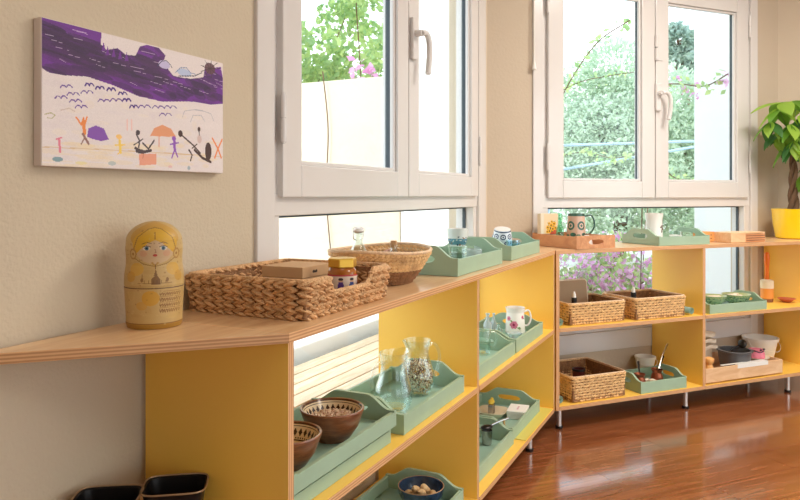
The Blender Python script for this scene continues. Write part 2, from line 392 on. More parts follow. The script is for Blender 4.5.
# ---------------------------------------------------------------- windows
def window(name, F, x0, x1, xm, sL, sR, zs, zfb, zg, handle):
    """frame coords: x along the wall, y = depth from the shelf front (wall face .40)"""
    y0 = .40; yo = y0-.012
    root = bpy.data.objects.new(name, None)
    b = MB()
    # outer frame: architrave + inner frame
    for (a, c) in ((x0, sL-.03), (sR+.03, x1)): b.box(a, c, yo, y0+.10, ZB, ZT)
    b.box(sL-.03, sL+.012, y0+.004, y0+.10, ZB+.17, ZT-.06); b.box(sR-.012, sR+.03, y0+.004, y0+.10, ZB+.17, ZT-.06)
    b.box(sL-.03, sR+.03, yo, y0+.10, ZT-.06, ZT)
    b.box(sL-.03, sR+.03, yo, y0+.10, ZB, ZB+.11); b.box(sL-.03, sR+.03, y0+.004, y0+.10, ZB+.11, ZB+.17)
    b.box(sL-.03, sR+.03, y0+.0, y0+.10, zfb, zs+.012)          # transom
    o = b.build(name, UPVC, None, False, bevel=.003); tag(o, kind='structure')
    x, y = fr(F, 0, 0); o.location = (x, y, 0); o.rotation_euler = (0, 0, AR if F == 'A' else BR_)
    def part(bm, nm, m, par=o, **k): return bm.build(nm, m, par, **k)
    # lower fixed light
    part(MB().box(sL+.012, sR-.012, y0+.052, y0+.056, ZB+.17, zfb), 'pane', PANE, smooth=False)
    g = MB()
    zz0, zz1 = ZB+.17, zfb
    for q in ((sL+.012, sL+.02, zz0, zz1), (sR-.02, sR-.012, zz0, zz1), (sL+.02, sR-.02, zz0, zz0+.008), (sL+.02, sR-.02, zz1-.008, zz1)):
        g.box(q[0], q[1], y0+.046, y0+.062, q[2], q[3])
    part(g, 'gasket', SEAL, smooth=False)
    w = .098; yf = y0-.018; zt = ZT-.065
    for k, (a, c) in enumerate(((sL, xm-.003), (xm+.003, sR))):
        s = MB()
        for q in ((a, a+w, zs, zt), (c-w, c, zs, zt), (a+w, c-w, zs, zs+w), (a+w, c-w, zt-w, zt)):
            s.box(q[0], q[1], yf, y0+.05, q[2], q[3])
        so = part(s, 'sash', UPVC, smooth=False, bevel=.004)
        gg = MB()
        A, C, Z0, Z1 = a+w, c-w, zs+w, zt-w
        for q in ((A, A+.007, Z0, Z1), (C-.007, C, Z0, Z1), (A+.007, C-.007, Z0, Z0+.007), (A+.007, C-.007, Z1-.007, Z1)):
            gg.box(q[0], q[1], y0+.012, y0+.034, q[2], q[3])
        gg.build('gasket', SEAL, so, False)
        bd = MB()                                                # sloped glazing bead
        for q in ((A, A+.014, Z0, Z1), (C-.014, C, Z0, Z1), (A+.014, C-.014, Z0, Z0+.014), (A+.014, C-.014, Z1-.014, Z1)):
            bd.box(q[0], q[1], yf+.012, y0+.012, q[2], q[3])
        bd.build('glazing_bead', UPVC, so, False, bevel=.004)
        MB().box(A, C, y0+.020, y0+.024, Z0, Z1).build('pane', PANE, so, False)
        hx = a-.008 if k == 0 else c+.008
        for hz in (zs+.16, zt-.25):
            h = MB(); h.lathe([(.009, 0), (.009, .066)], (hx, yf-.006, hz), 12); h.lathe([(.009, 0), (.009, .066)], (hx, yf-.006, hz+.07), 12)
            h.lathe([(.006, -.004), (.006, .144)], (hx, yf-.006, hz), 8); h.build('hinge', UPVC, so)
        if (k == 1) == (handle != 'left'):
            hx = a+(.022 if F == 'A' else .008); hz = handle_z[name]
            h = MB(); h.box(hx-.02, hx+.02, yf-.018, yf, hz-.085, hz+.085); hb = h.build('handle_plate', UPVC, so, False, bevel=.006)
            h = MB(); h.lathe([(.014, 0), (.014, .03)], (0, 0, 0), 16)
            for i in range(len(h.v)): p = h.v[i]; h.v[i] = (hx+p[0], yf-.018-p[2], hz+.02+p[1])
            pts = [(hx, yf-.045, hz+.02), (hx+.03, yf-.052, hz+.022), (hx+.052, yf-.055, hz-.01), (hx+.054, yf-.055, hz-.07), (hx+.040, yf-.055, hz-.14)]
            h.tube(catmull(pts, 5), .012, 10); h.build('handle', UPVC, so)
        if name == 'window_2' and k == 1:
            h = MB(); h.lathe([(.011, 0), (.011, .07)], (a-.002, yf-.008, 1.98), 12); h.lathe([(.011, 0), (.011, .07)], (a-.002, yf-.008, 2.058), 12)
            h.box(a+.008, a+.05, yf-.006, yf, 1.98, 2.128); h.build('latch', UPVC, so)
    return o
def catmull(P, n):
    P = [Vector(p) for p in P]; P = [P[0]*2-P[1]]+P+[P[-1]*2-P[-2]]; out = []
    for i in range(1, len(P)-2):
        for k in range(n):
            t = k/n; out.append(.5*((2*P[i])+(P[i+1]-P[i-1])*t+(2*P[i-1]-5*P[i]+4*P[i+1]-P[i+2])*t*t+(3*P[i]-P[i-1]-3*P[i+1]+P[i+2])*t**3))
    out.append(P[-2]); return out
handle_z = {'window_1': 1.805, 'window_2': 1.76}
window('window_1', 'A', tA0, tA1, 1.378, .517, 2.215, 1.166, 1.112, 1.262, 'r')
window('window_2', 'B', tB0, tB1, .991, .225, 1.76, 1.155, 1.10, 1.25, 'r')

# plain strip of trim between the window and the corner + baseboard-like low ledge
t = thing('blind_cord', 'white blind cord with bell pull hanging left of the far window', 'cord', 'B', .125, .374, 1.86)
b = MB(); b.tube([(0, 0, .03), (0, 0, 1.0)], .004, 8); b.build('cord', WHITEP, t)
MB().lathe([(.004, .05), (.008, .03), (.013, .004), (.012, 0)][::-1], (0, 0, 0), 12).build('bell_pull', WHITEP, t)

# ---------------------------------------------------------------- shelf units
def board(name, parent, x0, x1, y0, y1, z0, z1, kind):
    o = MB().box(x0, x1, y0, y1, z0, z1).build(name, [YEL, PLYH, PLYV, TOPW], parent, False, bevel=.0008)
    if kind == 'v': slots(o, lambda n, c: 0 if abs(n.x) > .5 else 2)
    elif kind == 'h': slots(o, lambda n, c: 0 if abs(n.z) > .5 else 1)
    return o
def top(name, parent, pts, z0, z1):
    o = MB().prism(pts, z0, z1).build(name, [YEL, PLYH, PLYV, TOPW], parent, False, bevel=.0008)
    return slots(o, lambda n, c: 3 if n.z > .5 else (0 if n.z < -.5 else 1))
def legs(parent, xs, ds):
    for x in xs:
        for d in ds:
            l = MB().lathe([(.0125, .012), (.0125, .106)], (x, d, 0), 16).build('leg', CHROME, parent)
            MB().lathe([(.017, 0), (.019, .004), (.019, .012), (.0125, .014)], (x, d, 0), 16).build('foot', BLACKP, l)
tk = .020
ua = thing('shelf_unit', 'long yellow and plywood shelf unit along the left wall', 'shelf', 'A', 0, 0, 0)
LA = 2.258; mit = .385*math.tan((AR-BR_)/2)
top('top_board', ua, [(0, 0), (LA, 0), (LA+mit-.001, .385), (0, .385)], .88, .90)
for x in (0, LA/2-.01, LA-tk): board('side_panel' if x in (0, LA-tk) else 'divider', ua, x, x+tk, .002, .385, .106, .88, 'v')
for a, c in ((tk, LA/2-.01), (LA/2+.01, LA-tk)):
    board('shelf', ua, a, c, .0, .385, .493, .513, 'h'); board('bottom_shelf', ua, a, c, 0, .385, .106, .126, 'h')
legs(ua, (.12, 1.12, 1.97), (.05, .33))
ub = thing('shelf_unit', 'yellow and plywood shelf unit under the far window', 'shelf', 'B', 0, 0, 0)
LBn = 1.92
top('top_board', ub, [(0, 0), (2.02, 0), (2.02, .385), (-mit+.001, .385)], .88, .90)
for x in (0.003, .967, LBn-tk): board('divider' if x == .967 else 'side_panel', ub, x, x+tk, .002, .385, .106, .88, 'v')
for a, c in ((.023, .967), (.987, LBn-tk)):
    board('shelf', ub, a, c, 0, .385, .493, .513, 'h'); board('bottom_shelf', ub, a, c, 0, .385, .106, .126, 'h')
legs(ub, (.055, .89, 1.69), (.05, .33))
uc = thing('corner_shelf', 'triangular plywood corner shelf at the near end of the left run', 'shelf', 'A', 0, 0, 0)
top('top_board', uc, [(-.001, 0), (-.001, .385), (-.395, .385)], .88, .90)
top('shelf', uc, [(-.001, 0), (-.001, .385), (-.395, .385)], .493, .513)
MB().box(-.385, -.365, .372, .385, .513, .88).build('back_post', PLYV, uc, False)
MB().box(-.385, -.365, .372, .385, 0, .493).build('back_post', PLYV, uc, False)
MB().box(-.025, -.002, .33, .385, 0, .493).build('leg', PLYV, uc, False)
MB().box(-.025, -.002, .03, .055, 0, .493).build('leg', PLYV, uc, False)

# ---------------------------------------------------------------- trays
def tray(name, label, F, s, d, z, L=.45, W=.34, H=.055, hump=.035, rz=0, m=None, mi=None, group=None, th=.012, slot=True, sh=None):
    """origin at front-left bottom corner; end boards with hump and hand slot at x=0 and x=L"""
    m = m or MINT; mi = mi or MINTD
    t = thing(name, label, 'tray', F, s, d, z, rz, group)
    MB().box(th, L-th, th, W-th, .002, .010).build('base', mi, t, False)
    for y in (0, W-th): MB().box(th, L-th, y, y+th, 0, sh or H-.004).build('side', m, t, False, bevel=.001)
    N = 36; sl = W*.19
    for x in (0, L-th):
        b = MB(); V = []; 
        for i in range(N+1):
            q = i/N; y = q*W; e = min(q, 1-q)
            k = min(1, max(0, (e-.06)/.26)); k = k*k*(3-2*k); zt = H+hump*k
            c = H*.5+hump*.62; dy = abs(y-W/2)
            if slot and dy < sl: hh = .013*(1-(dy/sl)**4)**.5; lo, hi = c-hh, c+hh
            else: lo = hi = min(c, zt*.6)
            V.append((y, lo, hi, zt, slot and dy < sl))
        for i in range(N):
            y0, l0, h0, t0, f0 = V[i]; y1, l1, h1, t1, f1 = V[i+1]
            xa, xb = x, x+th
            P = lambda yy, zz: [(xa, yy, zz), (xb, yy, zz)]
            q = P(y0, 0)+P(y1, 0)+P(y0, l0)+P(y1, l1)+P(y0, h0)+P(y1, h1)+P(y0, t0)+P(y1, t1)
            F_ = [(0, 4, 6, 2), (1, 3, 7, 5), (8, 12, 14, 10), (9, 11, 15, 13), (12, 13, 15, 14), (0, 2, 3, 1)]
            F_ = [tuple(r[::-1]) for r in F_]
            if f0 or f1: F_ += [(4, 5, 7, 6), (8, 10, 11, 9)]
            if i == 0: F_.append((0, 1, 5, 4)); F_.append((8, 9, 13, 12))
            if i == N-1: F_.append((2, 6, 7, 3)); F_.append((10, 14, 15, 11))
            b.add(q, F_)
        o = b.build('handle_end', m, t, True, sharp=30)
        bm = bmesh.new(); bm.from_mesh(o.data); bmesh.ops.remove_doubles(bm, verts=bm.verts, dist=1e-5)
        bmesh.ops.recalc_face_normals(bm, faces=bm.faces); bm.to_mesh(o.data); bm.free()
    return t
GT = 'mint green wooden trays with hump handles'
tray('serving_tray', 'mint tray with two glass jugs on the middle shelf', 'A', .575, .022, M_, .47, .275, .055, .038, group=GT)
tray('serving_tray', 'lower mint tray of the stacked pair under the patterned bowls', 'A', .045, .03, M_, .465, .25, .045, .0, group=GT, slot=False, sh=.033)
tray('serving_tray', 'upper mint tray holding the two patterned wooden bowls', 'A', .04, .016, M_+.0455, .475, .26, .042, .034, group=GT)
tray('serving_tray', 'mint tray with the dark blue bowl of walnuts on the bottom shelf', 'A', .60, .03, B_, .46, .29, .055, group=GT)
tray('serving_tray', 'mint tray beside the seagrass basket on the top board', 'A', 1.02, .035, T_, .49, .27, .06, .04, group=GT)
tray('serving_tray', 'mint tray with the blue patterned cup near the corner of the top board', 'A', 1.635, .035, T_, .46, .27, .06, .035, group=GT)
tray('serving_tray', 'mint tray with the floral pitcher on the middle shelf', 'A', 1.66, .022, M_, .445, .285, .058, .03, group=GT)
tray('serving_tray', 'mint tray with a glass mug in front of the floral pitcher tray', 'A', 1.155, .022, M_, .49, .285, .055, .03, group=GT)
tray('serving_tray', 'mint tray with the white box and soap dish on the bottom shelf', 'A', 1.70, .05, B_+.003, .455, .30, .055, .035, group=GT)
tray('serving_tray', 'mint tray with a dark spoon on the bottom shelf behind the divider', 'A', 1.21, .04, B_, .475, .29, .06, .035, group=GT)
tray('serving_tray', 'mint tray with white vase on the far top board', 'B', .672, .015, T_, .36, .29, .05, .035, group=GT)
tray('serving_tray', 'mint tray with two green speckled bowls in the right bay', 'B', 1.03, .012, M_, .44, .28, .052, .035, group=GT)
tray('serving_tray', 'mint tray with copper coffee pots on the far bottom shelf', 'B', .545, .012, B_, .315, .25, .062, .03, group=GT)
tray('slotted_tray', 'brown wooden tray with slot handle at the corner of the top board', 'B', .375, .012, T_, .355, .255, .066, 0, rz=PI/2+math.radians(4), m=WOODT, mi=WOODT)

# ---------------------------------------------------------------- baskets
def rounded_rect(L, W, r, pitch):
    """points and tangents round the perimeter"""
    seg = [((r, 0), (L-r, 0)), ((L, r), (L, W-r)), ((L-r, W), (r, W)), ((0, W-r), (0, r))]
    cen = [(L-r, r), (L-r, W-r), (r, W-r), (r, r)]; P = []
    for k, (a, c) in enumerate(seg):
        n = max(2, round(math.hypot(c[0]-a[0], c[1]-a[1])/pitch)); an = [0, PI/2, PI, -PI/2][k]
        for i in range(n): t = (i+.5)/n; P.append((a[0]+(c[0]-a[0])*t, a[1]+(c[1]-a[1])*t, an))
        q = cen[k]; m = max(1, round(r*PI/2/pitch))
        for i in range(m):
            g = an-PI/2+(i+.5)/m*PI/2; P.append((q[0]+r*math.cos(g), q[1]+r*math.sin(g), g+PI/2))
    return P
def rect_basket(label, F, s, d, z, L, W, H, rows, pitch, m, rim, group, dip=None, thick=.009, flat=False, handle=False, rz=0):
    t = thing('storage_basket', label, 'basket', F, s, d, z, rz, group)
    MB().box(.008, L-.008, .008, W-.008, .003, .008).build('base', STRAWD, t, False)
    # inner lining wall (dark gaps between the strands)
    rh = H/rows
    for r in range(rows):
        zc = rh*(r+.5); b = MB(); infl = .012*(r/rows)
        P = rounded_rect(L, W, .022, pitch)
        for i, (x, y, an) in enumerate(P):
            fx = (x-L/2)/(L/2); fy = (y-W/2)/(W/2)
            if dip and zc > H-dip[2] and y < .01 and dip[0] < x < dip[1]: continue
            x2 = x+ (infl-.008)*fx; y2 = y+(infl-.008)*fy
            for q in ((1, -1) if not flat else (1,)):
                tilt = q*random.uniform(.24, .40) if not flat else ((-1)**(i+r))*random.uniform(.05, .3)
                R = Matrix.Rotation(an, 3, 'Z')@Matrix.Rotation(-tilt, 3, 'Y')
                jx = random.uniform(-.08, .08)*pitch
                off = Vector((jx, random.uniform(-.001, .0015), 0)); off = Matrix.Rotation(an, 3, 'Z')@off
                hz = rh*.25*q if not flat else 0
                rr = (pitch*.74, thick*random.uniform(.85, 1.1), rh*(.33 if not flat else .5)*random.uniform(.9, 1.15))
                b.blob((x2+off.x, y2+off.y, zc+hz), rr, R, 7, 4)
        b.build('woven_row', m, t)
    # thin inner wall
    w = MB()
    for (a, c, e, g) in ((.006, L-.006, .004, .008), (.006, L-.006, W-.008, W-.004), (.004, .008, .006, W-.006), (L-.008, L-.004, .006, W-.006)):
        if dip and e == .004:
            w.box(a, dip[0], e, g, .004, H-.006); w.box(dip[1], c, e, g, .004, H-.006); w.box(dip[0], dip[1], e, g, .004, H-dip[2]-.004)
        else: w.box(a, c, e, g, .004, H-.006)
    w.build('lining', STRAWD, t, False)
    # rim
    o_ = .004; zr = H+.001; pts = []
    P = rounded_rect(L+2*o_-.008, W+2*o_-.008, .022, .02)
    for x, y, an in P:
        zz = zr
        if dip and y < .012:
            k = min(1, max(0, (x-dip[0]+.012)/.02), ) * min(1, max(0, (dip[1]+.012-x)/.02)); zz = zr-dip[2]*k
        pts.append((x-o_+.004, y-o_+.004, zz))
    w = MB(); w.tube(pts, .0058 if not flat else .0042, 8, closed=True); w.build('rim', rim, t)
    if handle:
        w = MB(); w.tube(catmull([(-.004, W*.3, H-.012), (-.012, W*.36, H-.03), (-.012, W*.64, H-.03), (-.004, W*.7, H-.012)], 5), .004, 6); w.build('handle', rim, t)
    return t
rect_basket('large braided water hyacinth basket with a dipped front beside the doll', 'A', .112, .036, T_, .40, .335, .084, 5, .028, STRAW, STRAW, None, dip=(.105, .29, .036), thick=.011)
BG = 'woven rectangular baskets in the far shelf unit'
rect_basket('woven basket with a folder in the left half of the middle shelf', 'B', .105, .03, M_, .355, .27, .108, 8, .019, STRAW2, RIMS, BG, thick=.006, flat=True)
rect_basket('woven basket in the right half of the middle shelf by the green roll', 'B', .515, .016, M_, .345, .27, .112, 8, .019, STRAW2, RIMS, BG, thick=.006, flat=True)
rect_basket('woven basket holding a dark cup on the far bottom shelf', 'B', .112, .016, B_, .34, .33, .128, 9, .019, STRAW2, RIMS, BG, thick=.006, flat=True, handle=True)

t = thing('round_basket', 'oval seagrass basket with flared sides holding glass bottles', 'basket', 'A', .79, .205, T_)
rows = 9; H = .095
for r in range(rows):
    q = (r+.5)/rows; R1 = .094+.072*q**.8; b = MB(); n = 60
    for i in range(n):
        a = 2*PI*i/n+r*.4; x, y = R1*1.14*math.cos(a), R1*.92*math.sin(a); lift = .010*math.cos(a)**2*q
        Rm = Matrix.Rotation(a+PI/2, 3, 'Z')@Matrix.Rotation(random.uniform(-.5, -.2), 3, 'Y')
        b.blob((x, y, H*q+lift), (.0115, .005, .0064), Rm, 6, 4)
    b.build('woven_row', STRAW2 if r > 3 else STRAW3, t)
b = MB(); b.lathe([(.0, .004), (.088, .004), (.092, .01), (.158, H-.006)], (0, 0, 0), 40, 1.14, .92, cap=False); b.build('lining', STRAWD, t)
b = MB(); b.tube([(.168*1.12*math.cos(2*PI*i/48), .168*.90*math.sin(2*PI*i/48), H+.003+.010*math.cos(2*PI*i/48)**2) for i in range(48)], .005, 8, True); b.build('rim', RIMS, t)

# ---------------------------------------------------------------- things in the baskets on the top board
def box_thing(name, label, cat, F, s, d, z, L, W, H, m, rz=0, lid=None, group=None):
    t = thing(name, label, cat, F, s, d, z, rz, group)
    MB().box(0, L, 0, W, 0, H*(.62 if lid else 1)).build('body', m, t, False, bevel=.0015)
    if lid: MB().box(-.0015, L+.0015, -.0015, W+.0015, H*.62+.0005, H).build('lid', lid, t, False, bevel=.0015)
    return t
t = box_thing('card_box', 'brown kraft card box standing in the braided basket', 'box', 'A', .345, .20, T_+.009, .14, .125, .078, KRAFT, lid=KRAFT)
p = Pix(40, 24, (206, 168, 126)); p.ell(20, 12, 12, 3.5, (40, 36, 34)); p.ell(14, 9, 4, 2.5, (40, 36, 34)); p.ell(27, 9, 4, 2, (40, 36, 34))
grid('printed_mark', lambda u, v: (.035+.04*u, -.0024, .052+.022*v), p, PAINTM, t)
# honey jar
t = thing('honey_jar', 'honey jar with gold lid and people on its label in the braided basket', 'jar', 'A', .385, .105, T_+.009)
b = MB(); b.lathe([(.034, 0), (.037, .004), (.037, .07), (.031, .08)], (0, 0, 0), 28); b.build('body', HONEY, t)
b = MB(); b.prism([(.038*math.cos(k*PI/3+.3), .038*math.sin(k*PI/3+.3)) for k in range(6)], .08, .104); b.build('lid', GOLD, t, False, bevel=.003)
p = Pix(120, 40, (226, 206, 188))
for k in range(8):
    x = 8+k*15; c = [(90, 60, 140), (60, 80, 150), (150, 60, 110)][k % 3]
    p.ell(x, 11, 3, 3.4, (220, 170, 140)); p.ell(x, 8.5, 3.2, 2.4, (60, 40, 40)); p.poly([(x-3, 14), (x+3, 14), (x+5, 30), (x-5, 30)], c); p.line([(x-2, 30), (x-2, 36)], 1.6, (50, 40, 60)); p.line([(x+2, 30), (x+2, 36)], 1.6, (50, 40, 60))
p.rect(0, 0, 120, 3, (190, 60, 60)); p.rect(0, 37, 120, 40, (120, 50, 110))
grid('label', lambda u, v: (.0378*math.cos(-PI+u*2*PI), .0378*math.sin(-PI+u*2*PI), .012+.052*v), p, PAINTM, t)
def swing_bottle(label, F, s, d, z, h, r, group):
    t = thing('swing_top_bottle', label, 'bottle', F, s, d, z, 0, group)
    MB().lathe([(r*.95, 0), (r, .004), (r, h*.45), (r*.8, h*.58), (r*.42, h*.72), (r*.40, h*.86), (r*.5, h*.87), (r*.5, h*.9), (r*.33, h*.9), (r*.33, h*.72), (r*.7, h*.57), (r*.9, h*.44), (r*.9, .008), (0, .008)], seg=24).build('body', GLASS, t)
    MB().lathe([(r*.3, h*.88), (r*.62, h*.92), (r*.6, h*.97), (r*.3, h)], seg=16).build('stopper', WHITEC, t)
    for sx in (-1, 1):
        MB().tube(catmull([(sx*r*.42, 0, h*.76), (sx*r*1.0, 0, h*.80), (sx*r*.95, 0, h*.93), (sx*r*.2, 0, h*.985)], 5), .0013, 6).build('wire_clasp', STEEL, t)
    return t
BT = 'small glass bottles in the oval basket'
swing_bottle('clear glass bottle with white swing top in the oval basket', 'A', .70, .235, T_+.008, .168, .030, BT)
t = thing('corked_bottle', 'small clear glass bottle with cork in the oval basket', 'bottle', 'A', .80, .165, T_+.008, 0, BT)
MB().lathe([(.018, 0), (.019, .003), (.019, .075), (.010, .09), (.010, .105), (.012, .105), (.012, .108), (.008, .108), (.008, .09), (.017, .072), (.017, .006), (0, .006)], seg=24).build('body', GLASS, t)
MB().lathe([(.0078, .098), (.010, .109), (.010, .122)], seg=16).build('cork', STRAW, t)
t = thing('shell', 'pinkish brown seashell lying in the oval basket', 'shell', 'A', .855, .20, T_+.008)
b = MB()
for k in range(7): a = k*.55; b.blob((.03*math.cos(a)*(1-k*.1), .02*math.sin(a), .05+.006*k), (.028-.003*k, .02-.002*k, .02-.002*k), None, 10, 6)
b.build('whorl', mat('shell_pink', (206, 160, 140), .4), t); MB().lathe([(.03, 0), (.034, .03), (.02, .045)], seg=16).build('base_whorl', mat('shell_brown', (170, 120, 96), .45), t)

# ---------------------------------------------------------------- cups and glasses
def tumbler(label, F, s, d, z, h, r0, r1, m, group=None, name='drinking_glass', tilt=None, cat='glass'):
    t = thing(name, label, cat, F, s, d, z, 0, group)
    MB().lathe([(r0*.9, 0), (r0, .003), (r1, h), (r1-.002, h), (r0-.003, .008), (0, .008)], seg=28).build('body', m, t)
    return t
def painted_cup(name, label, cat, F, s, d, z, prof, pix, m=None, tilt=None, group=None, handle=None, rot=0, hm=None, seg=None):
    """prof: list of (r, z) outer profile; painted outside, white inside"""
    t = thing(name, label, cat, F, s, d, z, rot, group)
    zs = [q[1] for q in prof]; rs = [q[0] for q in prof]
    fn = lambda u, v: (np.interp(zs[0]+v*(zs[-1]-zs[0]), zs, rs)*math.cos(2*PI*u-PI), np.interp(zs[0]+v*(zs[-1]-zs[0]), zs, rs)*math.sin(2*PI*u-PI), zs[0]+v*(zs[-1]-zs[0]))
    grid('body', fn, pix, m or PAINTC, t)
    inn = [(0, zs[0]+.002), (rs[0]*.9, zs[0]+.002)]+[(r-.0035, zz) for r, zz in prof[1:]]+[(rs[-1], zs[-1])]
    MB().lathe(inn, seg=40, cap=False).build('inside', hm or WHITEC, t)
    if handle:
        x0, za, zb, ex = handle
        MB().tube(catmull([(x0-.004, 0, za), (x0+ex*.7, 0, za+.004), (x0+ex, 0, (za+zb)/2), (x0+ex*.55, 0, zb+.002), (x0-.006, 0, zb)], 6), .0048, 8).build('handle', hm or WHITEC, t)
    if tilt: t.rotation_euler.x = tilt[0]; t.rotation_euler.y = tilt[1]
    return t
GG = 'glasses and cups on the mint trays of the top board'
z1 = T_+.010
tumbler('clear tumbler under the speckled cup on the nearer mint tray', 'A', 1.29, .14, z1, .07, .029, .037, GLASS, GG)
p = Pix(90, 40, (226, 232, 228)); p.rect(0, 22, 90, 36, (96, 150, 168))
for _ in range(60): p.ell(random.uniform(0, 90), random.uniform(18, 38), 1.6, 1.2, random.choice([(60, 90, 110), (200, 220, 215), (150, 110, 80)]))
painted_cup('speckled_cup', 'pale cup with a blue glazed band stacked on a tumbler', 'cup', 'A', 1.29, .14, z1+.0705, [(.027, 0), (.036, .02), (.040, .066)], p, group=GG)
tumbler('clear tumbler at the near end of the mint tray left of the speckled cup', 'A', 1.15, .085, z1, .06, .026, .031, GLASS, GG)
tumbler('low frosted glass at the far end of the nearer mint tray', 'A', 1.42, .13, z1, .05, .036, .04, FROST, GG)
p = Pix(120, 50, (226, 232, 238)); nv = (38, 58, 96)
for k in range(8):
    x = 7.5+k*15; p.ell(x, 16, 6, 7, nv); p.ell(x, 16, 3.6, 4.4, (226, 232, 238)); p.ell(x, 16, 1.8, 2, nv); p.ell(x+7.5, 33, 5.5, 6, nv); p.ell(x+7.5, 33, 2.6, 3, (226, 232, 238))
p.rect(0, 2, 120, 5, nv); p.rect(0, 43, 120, 46, nv)
painted_cup('patterned_cup', 'navy and white patterned cup tipped on the far mint tray', 'cup', 'A', 1.90, .16, z1+.026, [(.046, 0), (.045, .05), (.036, .085)], p, tilt=(.12, -.22), group=GG)
MB().lathe([(0, .0855), (.036, .0855)], (0, 0, 0), 32, cap=False).build('foot', WHITEC, bpy.data.objects['patterned_cup'])
tumbler('low clear glass holding up the navy patterned cup', 'A', 1.90, .16, z1, .024, .028, .030, GLASS, GG)
tumbler('pale blue ribbed glass in front of the navy patterned cup', 'A', 1.83, .085, z1, .062, .026, .033, thin_glass('blue_glass', (.72, .86, .94), .14), GG)
tumbler('low frosted glass left of the navy patterned cup', 'A', 1.73, .20, z1, .05, .028, .034, FROST, GG)
tumbler('small clear glass behind the navy patterned cup', 'A', 1.99, .22, z1, .06, .026, .031, GLASS, GG)

# ---------------------------------------------------------------- jugs
def jug(label, s, d, z, h, beans, rz, group):
    t = thing('glass_jug', label, 'jug', 'A', s, d, z, rz, group); R = .057
    o = [(R*.62, 0), (R*.76, .004), (R, h*.20), (R*1.0, h*.38), (R*.74, h*.62), (R*.66, h*.78), (R*.80, h*1.0)]
    pr = []; zz = [q[1] for q in o]; rr = [q[0] for q in o]
    # smooth outer profile
    for k in range(25):
        q = k/24*h; pr.append((float(np.interp(q, zz, rr)), q))
    sm = [(sum(pr[max(0, min(24, i+j))][0] for j in (-1, 0, 1))/3, pr[i][1]) for i in range(25)]
    inn = [(r-.0028, q) for r, q in sm[::-1] if q > .009]+[(0, .009)]
    b = MB(); b.lathe(sm+inn, seg=36)
    for i in range(len(b.v)):                                    # pouring lip
        x, y, q = b.v[i]
        if q > h*.88: k = (q-h*.88)/(h*.12); a = math.atan2(y, x); w = max(0, math.cos(a+PI))**6; b.v[i] = (x-.014*k*w, y, q+.004*k*w)
    b.build('body', GLASS, t)
    MB().tube(catmull([(R*.72, 0, h*.86), (R*1.35, 0, h*.86), (R*1.72, 0, h*.62), (R*1.45, 0, h*.32), (R*.99, 0, h*.24)], 7), .0052, 10).build('handle', GLASS, t)
    if beans:
        b = MB(); zt = h*.60
        for _ in range(900):
            q = random.uniform(.014, zt); rm = float(np.interp(q, [x[1] for x in sm], [x[0] for x in sm]))-.0075
            rad = rm*random.uniform(.75, 1) if q < zt-.01 else rm*random.random()**.5
            a = random.uniform(0, 2*PI); Rm = Euler((random.random()*3, random.random()*3, random.random()*3)).to_matrix()
            b.blob((rad*math.cos(a), rad*math.sin(a), q), (.0048, .0032, .003), Rm, 5, 3)
        tag(b.build('beans', BEANL, t), kind='stuff')
    return t
JG = 'glass jugs on the mint tray'
jug('empty clear glass jug on the mint tray', .72, .125, M_+.0105, .178, False, math.radians(165), JG)
jug('glass jug half filled with mixed beans on the mint tray', .925, .14, M_+.0105, .175, True, math.radians(-25), JG)

# ---------------------------------------------------------------- bowls with patterned rims
def wood_bowl(label, F, s, d, z, R, h, fill, group):
    t = thing('patterned_bowl', label, 'bowl', F, s, d, z, 0, group)
    MB().lathe([(R*.52, 0), (R*.56, .004), (R*.82, h*.45), (R, h), (R*.985, h+.003), (R*.93, h+.002)], seg=40, cap=False).build('outside', BOWLW, t)
    W_ = 240; p = Pix(W_, 36, (226, 206, 170)); dk = (60, 36, 26)
    p.rect(0, 0, W_, 3, (90, 50, 30)); p.rect(0, 5, W_, 6.5, dk); p.rect(0, 24, W_, 26, dk); p.rect(0, 29, W_, 36, (190, 150, 110))
    for k in range(30):
        x = 4+k*8; p.poly([(x, 7.5), (x+3, 14), (x, 20.5), (x-3, 14)], dk)
    for k in range(60): p.ell(2+k*4, 22, 1, 1, dk)
    fn = lambda u, v: ((R*.93*(v)+R*.60*(1-v))*math.cos(-2*PI*u), (R*.93*v+R*.60*(1-v))*math.sin(-2*PI*u), h*.30+(h*.70+.002)*v)
    grid('patterned_inside', fn, p, PAINTC, t)
    MB().lathe([(R*.61, h*.3), (0, h*.22)][::-1], seg=32, cap=False).build('bottom', BOWLW, t)
    if fill:
        b = MB()
        for _ in range(520):
            a = random.uniform(0, 2*PI); q = R*.76*random.random()**.5; Rm = Euler((random.random()*3, random.random()*3, 0)).to_matrix()
            b.blob((q*math.cos(a), q*math.sin(a), h*.64+random.uniform(-.004, .004)+.006*(1-q/R)), (.0055, .004, .003), Rm, 5, 3)
        tag(b.build('seeds', leaf_mat('pale_seeds', (244, 226, 200), (180, 130, 96), 0), t), kind='stuff')
        MB().lathe([(0, h*.60), (R*.76, h*.60)], seg=24).build('seed_bed', NUT, t)
    return t
zb = M_+.0455+.0105
WBG = 'patterned wooden bowls on the stacked trays'
wood_bowl('patterned wooden bowl filled with pale seeds, fully in view', 'A', .335, .105, zb, .080, .075, True, WBG)
wood_bowl('patterned wooden bowl half hidden behind the plywood upright', 'A', .143, .105, zb, .078, .072, False, WBG)

